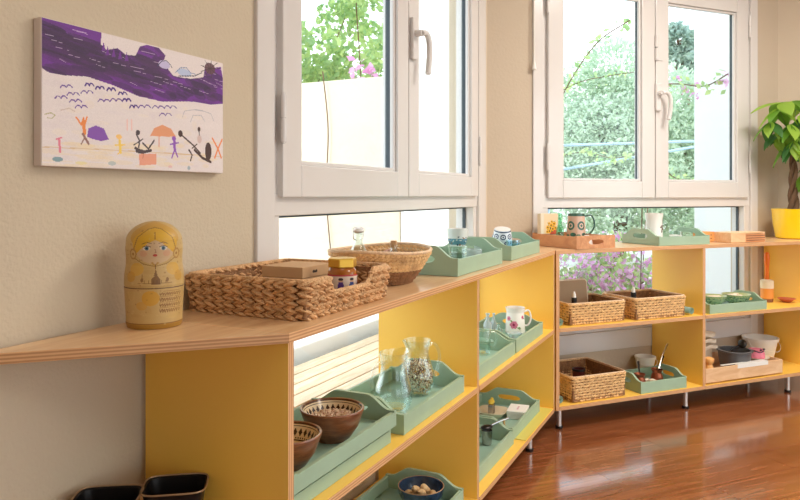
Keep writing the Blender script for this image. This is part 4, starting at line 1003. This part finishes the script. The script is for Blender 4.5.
MB().lathe([(.034, 0), (.036, .02), (.036, .022)], seg=28).build('bristles', BOWLW, t); MB().lathe([(.0365, .021), (.037, .082), (.036, .083)], seg=28).build('copper_band', mat('orange_band', (230, 150, 70), .4), t)
MB().lathe([(.0368, .0832), (.038, .088), (.0375, .130), (.030, .135), (.012, .138)], seg=28).build('ferrule', CREAM, t)
MB().lathe([(.012, .136), (.012, .16), (.010, .19), (.015, .25), (.016, .285), (.010, .303), (0, .306)], seg=20).build('handle', ORANGE, t)
t = thing('clay_saucer', 'small terracotta saucer at the right of the brush', 'saucer', 'B', 1.81, .15, M_)
MB().lathe([(.022, 0), (.026, .004), (.052, .022), (.050, .024), (.024, .008), (0, .008)], seg=36).build('body', TERRA, t)
# bottom: copper pots, ladle, bucket
def cezve(label, s, d, rz, r, h, grp):
    t = thing('coffee_pot', label, 'coffee pot', 'B', s, d, B_+.011, rz, grp)
    MB().lathe([(r*.95, 0), (r, .004), (r*.8, h*.55), (r*.62, h*.75), (r*.85, h), (r*.78, h), (r*.56, h*.75), (r*.74, h*.5), (r*.9, .008), (0, .008)], seg=28).build('body', COPPER, t)
    MB().tube([(r*.8, 0, h*.92), (r*1.6, 0, h*1.1), (r*3.4, 0, h*1.55)], [.004, .005, .006], 8).build('handle', DARKM, t); return t
cezve('copper coffee pot with upright sides on the bottom mint tray', .745, .11, .55, .038, .08, 'copper coffee pots'); cezve('tilted copper coffee pot lying at the left of the bottom mint tray', .625, .11, .9, .036, .065, 'copper coffee pots').rotation_euler.x = .0
t = thing('white_cloth', 'crumpled white cloth between the copper coffee pots', 'cloth', 'B', .69, .10, B_+.012)
b = MB()
for q in range(8): b.blob((random.uniform(-.02, .02), random.uniform(-.05, .04), random.uniform(.008, .026)), (.024, .02, .009), Euler((random.random(), random.random(), random.random()*3)).to_matrix(), 9, 6)
b.build('folds', CREAM, t)
t = thing('long_spoon', 'long handled steel ladle leaning out of the bottom mint tray', 'ladle', 'B', .755, .105, B_+.072, 0)
b = MB(); b.tube([(0, 0, .02), (.05, .03, .075), (.115, .055, .135)], [.0035, .004, .0055], 8); b.build('handle', STEEL, t); b = MB(); b.lathe([(.0, -.004), (.012, 0), (.018, .010), (.016, .010), (0, .002)], (0, 0, .012), 20); b.build('ladle_bowl', STEEL, t)
def bucket(label, s, d, z, r0, r1, h, grp, m=WHITEP):
    t = thing('white_bucket', label, 'bucket', 'B', s, d, z, 0, grp)
    MB().lathe([(r0*.95, 0), (r0, .003), (r1*.97, h*.88), (r1*1.04, h*.885), (r1*1.06, h), (r1*.97, h), (r1*.93, h*.88), (r0*.93, .008), (0, .008)], seg=40).build('body', m, t)
    MB().tube(catmull([(r1*1.05, 0, h*.92), (r1*1.12, -r1*.5, h*.7), (0, -r1*1.2, h*.55), (-r1*1.12, -r1*.5, h*.7), (-r1*1.05, 0, h*.92)], 6), .0016, 6).build('wire_handle', WHITEP, t)
bucket('small white cup bucket behind the coffee pot tray', .855, .32, B_, .042, .057, .105, 'white plastic buckets')
bucket('larger white bucket at the right end of the bottom shelf', 1.735, .275, B_, .070, .100, .155, 'white plastic buckets')
# wooden tray in the right bottom bay
t = thing('wooden_crate_tray', 'low wooden tray of pots and cloths in the right bottom bay', 'tray', 'B', 1.0, .012, B_)
L, W, H = .60, .30, .085
MB().box(.01, L-.01, .01, W-.01, .008, .016).build('base', WOODT, t, False)
for y in (0, W-.012): MB().box(0, L, y, y+.012, .007, H).build('side', WOODL, t, False, bevel=.002)
for x in (0, L-.012): MB().box(x, x+.012, .0125, W-.0125, .007, H).build('end', WOODL, t, False, bevel=.002)
for x in (.06, L-.12): MB().box(x, x+.07, .01, W-.01, 0, .0068).build('foot', WOODT, t, False)
zc = B_+.017
t = thing('dark_pot', 'grey cooking pot with a lid and dark handle in the wooden tray', 'pot', 'B', 1.345, .125, zc)
MB().lathe([(.068, 0), (.074, .006), (.088, .08), (.090, .115), (.100, .12), (.100, .125), (.084, .125), (.080, .08), (.066, .01), (0, .01)], seg=44).build('body', mat('grey_enamel', (92, 92, 94), .35, coat=.3), t)
b = MB(); b.blob((.05, -.01, .155), (.014, .032, .026), Euler((.5, .6, 0)).to_matrix(), 12, 8); b.tube([(.05, 0, .145), (.0, .02, .125), (-.04, .02, .10)], .006, 8); b.build('pestle', BLACKP, t)
t = thing('beige_towel', 'folded cream towels piled at the left of the grey pot', 'towel', 'B', 1.19, .235, zc)
for q in range(3):
    b = MB(); L2 = .16-.01*q; nx, ny = 12, 6; v = []; zq_ = .125+q*.036
    b.add(*(lambda: ([(-.07+L2*i/nx, -.05+.12*j/ny+.004*math.sin(i*1.1+q), zq_*1.0+.004*math.sin(i*.9+j+q)+.02*k) for k in (0, 1) for j in range(ny+1) for i in range(nx+1)], 
        [(j*(nx+1)+i, (j+1)*(nx+1)+i, (j+1)*(nx+1)+i+1, j*(nx+1)+i+1) for j in range(ny) for i in range(nx)]+[tuple((nx+1)*(ny+1)+w_ for w_ in (j*(nx+1)+i, j*(nx+1)+i+1, (j+1)*(nx+1)+i+1, (j+1)*(nx+1)+i)) for j in range(ny) for i in range(nx)]+
        [(i, i+1, (nx+1)*(ny+1)+i+1, (nx+1)*(ny+1)+i) for i in range(nx)]+[(ny*(nx+1)+i+1, ny*(nx+1)+i, (nx+1)*(ny+1)+ny*(nx+1)+i, (nx+1)*(ny+1)+ny*(nx+1)+i+1) for i in range(nx)]+
        [((j+1)*(nx+1), j*(nx+1), (nx+1)*(ny+1)+j*(nx+1), (nx+1)*(ny+1)+(j+1)*(nx+1)) for j in range(ny)]+[(j*(nx+1)+nx, (j+1)*(nx+1)+nx, (nx+1)*(ny+1)+(j+1)*(nx+1)+nx, (nx+1)*(ny+1)+j*(nx+1)+nx) for j in range(ny)]))())
    o = b.build('folded_layer', CREAM, t)
MB().box(-.07, .08, -.02, .052, 0, .12).build('folded_layer', CREAM, t, False, bevel=.008)
t = thing('wooden_pestle', 'light wooden pestle standing at the front left of the wooden tray', 'pestle', 'B', 1.085, .07, zc)
MB().lathe([(.030, 0), (.032, .02), (.030, .05), (.020, .066), (.017, .076), (.028, .094), (.026, .108), (.012, .116), (0, .118)], seg=28).build('body', mat('orange_beech', (236, 176, 106), .4, coat=.2), t)
t = thing('paper_sheet', 'white paper draped over the front edge of the wooden tray', 'paper', 'B', 1.14, .030, B_+.0865)
b = MB(); b.box(0, .34, .0, .016, .0, .0022); b.box(.10, .34, -.019, -.0005, -.02, .0022); b.build('sheet', WHITEP, t, False)
t = thing('white_plate', 'cream plate under the pink cloth in the wooden tray', 'plate', 'B', 1.517, .12, zc)
MB().lathe([(.04, 0), (.045, .052), (.069, .066), (.070, .07), (.045, .06), (0, .058)], seg=44).build('body', mat('cream_plate', (240, 228, 200), .3, coat=.4), t)
t = thing('pink_pouch', 'pink gathered pouch with dark drawstring on the cream plate', 'pouch', 'B', 1.517, .12, zc+.0585)
b = MB(); n = 40; prof = [(.040, 0), (.046, .008), (.045, .03), (.038, .045), (.040, .055), (.0, .050)]
b.lathe(prof, seg=n)
for i in range(len(b.v)): x, y, z = b.v[i]; a = math.atan2(y, x); k = 1+.06*math.sin(a*9)*(z/.05); b.v[i] = (x*k, y*k, z)
b.build('body', PINK, t); b = MB(); b.tube([(.040*math.cos(a), .040*math.sin(a), .046+.004*math.sin(4*a)) for a in np.linspace(0, 2*PI, 33)[:-1]], .003, 6, True); b.blob((.02, -.034, .058), (.010, .006, .006)); b.blob((-.01, -.038, .056), (.008, .006, .006)); b.build('drawstring', BLACKP, t)

# ---------------------------------------------------------------- potted tree
t = thing('potted_money_tree', 'leafy braided trunk plant in a glossy yellow pot', 'potted plant', 'B', 1.935, .185, T_)
MB().lathe([(.105, 0), (.113, .006), (.128, .09), (.134, .165), (.137, .185), (.131, .185), (.127, .16), (.110, .02), (0, .02)], seg=48).build('pot', YPOT, t)
MB().lathe([(0, .165), (.128, .163)], seg=32, cap=False).build('soil', SOIL, t)
for k in range(3):
    pts = []
    for q in range(15):
        z = .16+.38*q/14; a = q*.55+k*2*PI/3; R = .020-.008*q/14; pts.append((R*math.cos(a)-.02, R*math.sin(a)*1, z))
    MB().tube(pts, [.017-.008*q/14 for q in range(15)], 10).build('trunk', BARK, t)
leaf_me = None
def leaf_mesh():
    b = MB(); n = 9
    for i in range(n+1):
        q = i/n; w = math.sin(PI*min(1, q**.85*1.0))*.27*(1-.15*q)+.004; 
        droop = -.26*q*q
        b.v += [(q, -w, droop+.05*w), (q, -w*.5, droop-.015), (q, 0, droop-.035), (q, w*.5, droop-.015), (q, w, droop+.05*w)]
    for i in range(n):
        for k in range(4): a = i*5+k; b.f.append((a, a+5, a+6, a+1))
    return b
leaf_variants = [leaf_mat('money_tree_leaf_'+w, c1, c2, .5) for w, c1, c2 in (('light', (150, 190, 60), (170, 206, 84)), ('mid', (110, 160, 56), (126, 176, 64)), ('deep', (66, 118, 60), (80, 132, 66)))]
lm = []
for m_ in leaf_variants:
    o = leaf_mesh().build('leaf', m_, t); o.location = (0, 0, .52); o.scale = (.05, .05, .05); lm.append(o.data)
rot = BR_
def clus(c, n, L, tilt, th0, base):
    b = MB(); b.tube(catmull([base, ((base[0]+c[0])/2, (base[1]+c[1])/2, (base[2]+c[2])/2+.03), c], 6), .0032, 6); b.build('stem', mat('green_stem', (120, 150, 70), .6) if 'green_stem' not in bpy.data.materials else bpy.data.materials['green_stem'], t)
    for k in range(n):
        o = bpy.data.objects.new('leaf', random.choice(lm)); COL.objects.link(o); o.parent = t; o.location = c
        a = th0+k*2*PI/n+random.uniform(-.15, .15); s = L*random.uniform(.75, 1.1)
        o.rotation_euler = (random.uniform(-.3, .3), tilt+random.uniform(-.15, .3), a); o.scale = (s, s, s)
top_ = (-.02, 0, .53)
for c, n, L, tl, th in [((-.14, -.09, .60), 5, .14, .9, 1.6), ((-.22, .0, .72), 5, .15, .7, 2.2), ((-.20, -.04, .80), 6, .16, .35, .3), ((-.15, -.08, .70), 6, .15, .6, 1.0), ((-.04, -.10, .76), 6, .16, .4, .5), ((-.10, -.05, .60), 6, .17, .5, .2), ((-.02, -.02, .86), 6, .17, .35, .9), ((.07, .0, .74), 6, .18, .3, 0), ((-.13, .02, .66), 5, .14, .7, .5), ((.12, -.06, .55), 6, .16, .5, .3),
                        ((-.04, -.09, .40), 4, .12, .9, 2.6), ((.10, .05, .62), 6, .16, .4, 1.0), ((-.06, .0, .66), 6, .17, .25, .4), ((.03, -.12, .50), 6, .15, .6, 0)]:
    clus(c, n, L, tl, th, top_ if c[2] > .42 else (-.02, -.01, .30))
for c, n, L, tl, th in [((-.16, -.03, .84), 4, .18, .15, 2.6)]: clus(c, n, L, tl, th, top_)

# ---------------------------------------------------------------- outdoors
gr_ = tag(MB().box(-30, 45, -20, 60, -.5, -.35).build('ground', GRND, smooth=False), kind='structure')
def ab(F, s, d, z):
    x, y = fr(F, s, d); return (x, y, z)
# deck outside the left window
t = thing('wooden_deck', 'weathered slatted wooden deck outside the left window', 'deck', 'A', -1.2, .64, .0)
for k in range(6): MB().box(0, 4.38, k*.098, k*.098+.09, .27, .30).build('plank', DECK, t, False, bevel=.002)
for x in (.1, 1.5, 2.9, 4.25): MB().box(x, x+.08, .02, .56, -.35, .269).build('beam', DECK, t, False)
t = thing('garden_wall', 'cream rendered garden wall outside the left window', 'wall', 'A', 3.2, .62, -.35)
MB().box(0, .22, .685, 6.2, 0, 2.36).build('low_wall', STUCCO, t, False, bevel=.01)
MB().box(0, .25, 0, .68, 0, 4.4).build('tall_wall', STUCCOW, t, False, bevel=.01)
b = MB(); b.add([(-.55, -.02, 3.25), (0, -.02, 3.05), (0, .95, 3.05), (-.55, .95, 3.25), (-.55, -.02, 3.31), (0, -.02, 3.11), (0, .95, 3.11), (-.55, .95, 3.31)], [(3,2,1,0),(4,5,6,7),(0,1,5,4),(1,2,6,5),(2,3,7,6),(3,0,4,7)])
b.build('sloping_eave', STUCCOW, t, False)
t = thing('terrace_wall', 'low white terrace wall behind the wooden deck', 'wall', 'A', -1.5, 1.28, -.35)
MB().box(0, 4.65, 0, .10, 0, .72).build('body', STUCCOW, t, False, bevel=.01)
t = thing('white_column', 'white rendered column outside the far window', 'column', 'B', 2.40, 1.0, -.35)
MB().box(0, .75, 0, .45, 0, 5).build('shaft', STUCCOW, t, False, bevel=.01)

def leaves(name, m, pts, size, parent, asp=.5, kind=True, seed=3):
    """pts N x 3 leaf centres: one rhombus leaf each, folded along its midrib"""
    r = np.random.default_rng(seed); n = len(pts); pts = np.asarray(pts)
    a = r.normal(size=(n, 3)); a /= np.linalg.norm(a, axis=1)[:, None]; c = r.normal(size=(n, 3)); c = np.cross(a, c); c /= np.linalg.norm(c, axis=1)[:, None]
    nn = np.cross(a, c); L = (size*r.uniform(.6, 1.25, n))[:, None]
    v = np.stack([pts-a*L, pts+c*L*asp+nn*L*.15, pts+a*L, pts-c*L*asp+nn*L*.15], 1).reshape(-1, 3)
    f = [(4*i, 4*i+1, 4*i+2) for i in range(n)]+[(4*i, 4*i+2, 4*i+3) for i in range(n)]
    me = bpy.data.meshes.new(name); me.from_pydata(v.tolist(), [], f); me.materials.append(m); me.update()
    o = bpy.data.objects.new(name, me); COL.objects.link(o); o.parent = parent
    if kind: o['kind'] = 'stuff'
    return o
def crown(balls, n, seed):
    r = np.random.default_rng(seed); w = np.array([b[3]**2 for b in balls]); w = w/w.sum(); out = []
    for (x, y, z, R), k in zip(balls, (w*n).astype(int)):
        d = r.normal(size=(k, 3)); d /= np.linalg.norm(d, axis=1)[:, None]; out.append(np.array((x, y, z))+d*R*(r.uniform(.45, 1.05, k)**.6)[:, None]*np.array((1, 1, .85)))
    return np.concatenate(out)
def tree(label, x, y, h, balls, n, size, m, seed, grp):
    t = thing('tree', label, 'tree', 'W', x, y, -.35, 0, grp)
    b = MB(); b.tube(catmull([(0, 0, 0), (.1, .05, h*.35), (-.05, 0, h*.7), (.1, 0, h)], 6), [.16-.1*q/18 for q in range(19)], 10)
    for bx, by, bz, R in balls[:6]: b.tube(catmull([(0, 0, h*.45), (bx*.5, by*.5, (h*.45+bz)/2+.1), (bx, by, bz)], 5), .035, 6)
    b.build('trunk', BARK, t); leaves('foliage', m, crown(balls, n, seed), size, t, seed=seed); return t
def px(x, y, Y): return ((x-400)/690*Y, Y, 1.175-(y-194.5)/690*Y)     # where a sight line of the survey meets depth Y
R_ = random.Random(5)
def balls_at(cx, cy, lst): return [(a-cx, b-cy, z+.35, R) for a, b, z, R in lst]
tx, ty = 4.4, 14.0
lst = []
for (u, v, Y, R) in [(615, 70, 14, .75), (590, 100, 14.2, .9), (630, 100, 13.6, .9), (570, 130, 14, .9), (600, 135, 13.5, 1.0), (635, 135, 14, 1.0), (560, 165, 13.6, .9), (595, 170, 13.8, 1.0), (632, 172, 13.4, 1.0), (575, 205, 13.8, .9), (615, 205, 13.8, 1), (545, 140, 14.6, .8)]:
    q = px(u, v, Y); lst.append((*q, R))
tree('broad pale green tree behind the left pane of the far window', tx, ty, 3.2, balls_at(tx, ty, lst), 30000, .055, TREEL_HAZED, 11, 'trees outside the far window')
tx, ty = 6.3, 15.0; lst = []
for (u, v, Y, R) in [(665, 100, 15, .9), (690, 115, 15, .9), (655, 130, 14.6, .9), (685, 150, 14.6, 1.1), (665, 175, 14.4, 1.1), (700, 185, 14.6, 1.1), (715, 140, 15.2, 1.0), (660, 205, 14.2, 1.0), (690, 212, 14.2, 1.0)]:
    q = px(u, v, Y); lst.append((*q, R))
tree('pale green tree behind the right pane of the far window', tx, ty, 3.0, balls_at(tx, ty, lst), 24000, .055, TREEL_HAZED, 12, 'trees outside the far window')
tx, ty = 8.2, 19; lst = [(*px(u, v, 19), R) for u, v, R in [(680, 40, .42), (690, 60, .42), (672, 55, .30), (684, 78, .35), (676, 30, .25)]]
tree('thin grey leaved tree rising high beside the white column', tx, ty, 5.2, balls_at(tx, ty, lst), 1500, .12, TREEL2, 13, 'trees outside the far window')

def vine(label, pts, n, size, petals, seed, r=.006, spread=.06, grp=None):
    """pts world; an arching stem with leaves and pink bracts"""
    o = pts[0]; t = thing('bougainvillea_branch', label, 'branch', 'W', o[0], o[1], o[2], 0, grp)
    P = catmull([tuple(a-b for a, b in zip(q, o)) for q in pts], 8); MB().tube([(-.12, .05, -.35-o[2]), (-.10, .03, (-.35-o[2])*.4), *P], r, 6).build('stem', BARK, t)
    rg = np.random.default_rng(seed); A = np.array([tuple(q) for q in P]); idx = rg.integers(0, len(A), n)
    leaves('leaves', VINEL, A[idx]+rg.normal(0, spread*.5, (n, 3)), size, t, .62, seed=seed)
    if petals:
        idx = rg.integers(0, len(A), petals); k = A[idx]+rg.normal(0, spread*.6, (petals, 3)); k = (k[:, None, :]+rg.normal(0, size*.5, (petals, 5, 3))).reshape(-1, 3)
        leaves('petals', PETAL, k, size*.8, t, .8, seed=seed+1)
    return t
VB = 'bougainvillea branches outside the far window'
vine('thin arching branch crossing the left pane of the far window', [px(548, 125, 6.5), px(572, 78, 6.4), px(598, 42, 6.3), px(630, 20, 6.2)], 46, .035, 0, 21, spread=.07, grp=VB)
vine('second thin branch lower in the left pane of the far window', [px(552, 96, 6.6), px(580, 82, 6.5), px(608, 76, 6.4), px(634, 72, 6.3)], 36, .032, 0, 22, .004, .06, grp=VB)
vine('flowering branch reaching across the right pane of the far window', [px(655, 84, 6.0), px(680, 84, 5.6), px(705, 86, 5.2), px(728, 74, 4.98)], 60, .028, 12, 23, .005, .07, grp=VB)
vine('drooping branch over the railing in the left pane of the far window', [px(552, 158, 6.8), px(585, 152, 6.8), px(612, 158, 6.8), px(640, 154, 6.8)], 50, .035, 0, 24, .004, .06, grp=VB)
vine('low branch at the bottom of the right pane of the far window', [px(655, 160, 6.9), px(672, 176, 6.8), px(685, 180, 6.8), px(700, 182, 6.7)], 40, .03, 0, 25, .005, .05, grp=VB)
for k, (a, c, lb) in enumerate(((px(548, 146, 7.4), px(700, 141, 7.4), 'upper pale rail crossing outside the far window'), (px(548, 172, 7.6), px(700, 146, 7.6), 'sloping pale rail crossing outside the far window'))):
    t = thing('garden_rail', lb, 'rail', 'W', a[0], a[1], a[2], 0, 'pale rails outside the far window')
    MB().tube([(0, 0, 0), tuple(j-i for i, j in zip(a, c))], .014, 8).build('bar', CABLE, t)
    for q, w in ((0, a), (1, c)): MB().tube([tuple(w[i]-a[i] for i in range(3)), (w[0]-a[0], w[1]-a[1], -.35-a[2])], .02, 8).build('post', CABLE, t)
# flowering shrub low in the far window
t = thing('flowering_shrub', 'pink flowering bougainvillea shrub seen below the far window transom', 'shrub', 'W', 1.75, 6.2, -.35, 0, None)
lst = [(*px(u, v, Y), R) for u, v, Y, R in [(570, 268, 6.2, .22), (590, 285, 6.1, .24), (615, 280, 6.2, .24), (560, 290, 6.0, .22), (635, 290, 6.3, .22), (600, 300, 6, .25), (648, 275, 6.4, .2), (616, 252, 6.5, .24), (602, 262, 6.4, .2), (720, 300, 6.2, .25), (690, 305, 6.2, .25)]]
lst = [(a-1.75, b-6.2, z+.35, R) for a, b, z, R in lst]
b = MB()
for a, c, z, R in lst: b.tube(catmull([(0, 0, 0), (a*.5, c*.5, z*.6), (a, c, z)], 5), .012, 6)
b.build('stems', BARK, t); leaves('leaves', VINEL, crown(lst, 1700, 31), .035, t, .6, seed=31); leaves('petals', PETAL, crown([q for q in lst], 1500, 32), .03, t, .8, seed=32)
# vine over the garden wall outside the left window
t = thing('climbing_vine', 'climbing bougainvillea spilling over the cream garden wall', 'vine', 'A', 3.45, 1.6, -.35)
pl = []
for k in range(80):
    pl.append((random.uniform(-.3, 1.2), random.uniform(.1, 4.2), random.uniform(2.45, 4.2), random.uniform(.16, .30)))
b = MB()
for q in pl[::4]: b.tube(catmull([(.4, q[1]*.6+.8, .0), (.4, q[1]*.8+.3, 1.9), q[:3]], 6), .005, 6)
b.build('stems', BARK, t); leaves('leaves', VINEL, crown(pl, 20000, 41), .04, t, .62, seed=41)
leaves('petals', PETAL, crown([(-.12, random.uniform(0, 3), 2.45, .12) for _ in range(7)], 160, 42), .04, t, .8, seed=42)
b = MB(); b.tube(catmull([(-.31, .30, 2.42), (-.30, .26, 2.0), (-.29, .28, 1.5), (-.29, .22, .9)], 8), .005, 6); b.build('hanging_stem', BARK, t)
t = thing('distant_house', 'pale grey house wall far beyond the trees', 'house', 'W', 9, 26, -.35)
MB().box(-9, 9, 0, 5, 0, 2.6).build('wall', STUCCOW, t, False); MB().box(-9.3, 9.3, -.3, 5.3, 2.6, 2.8).build('roof', GRND, t, False)
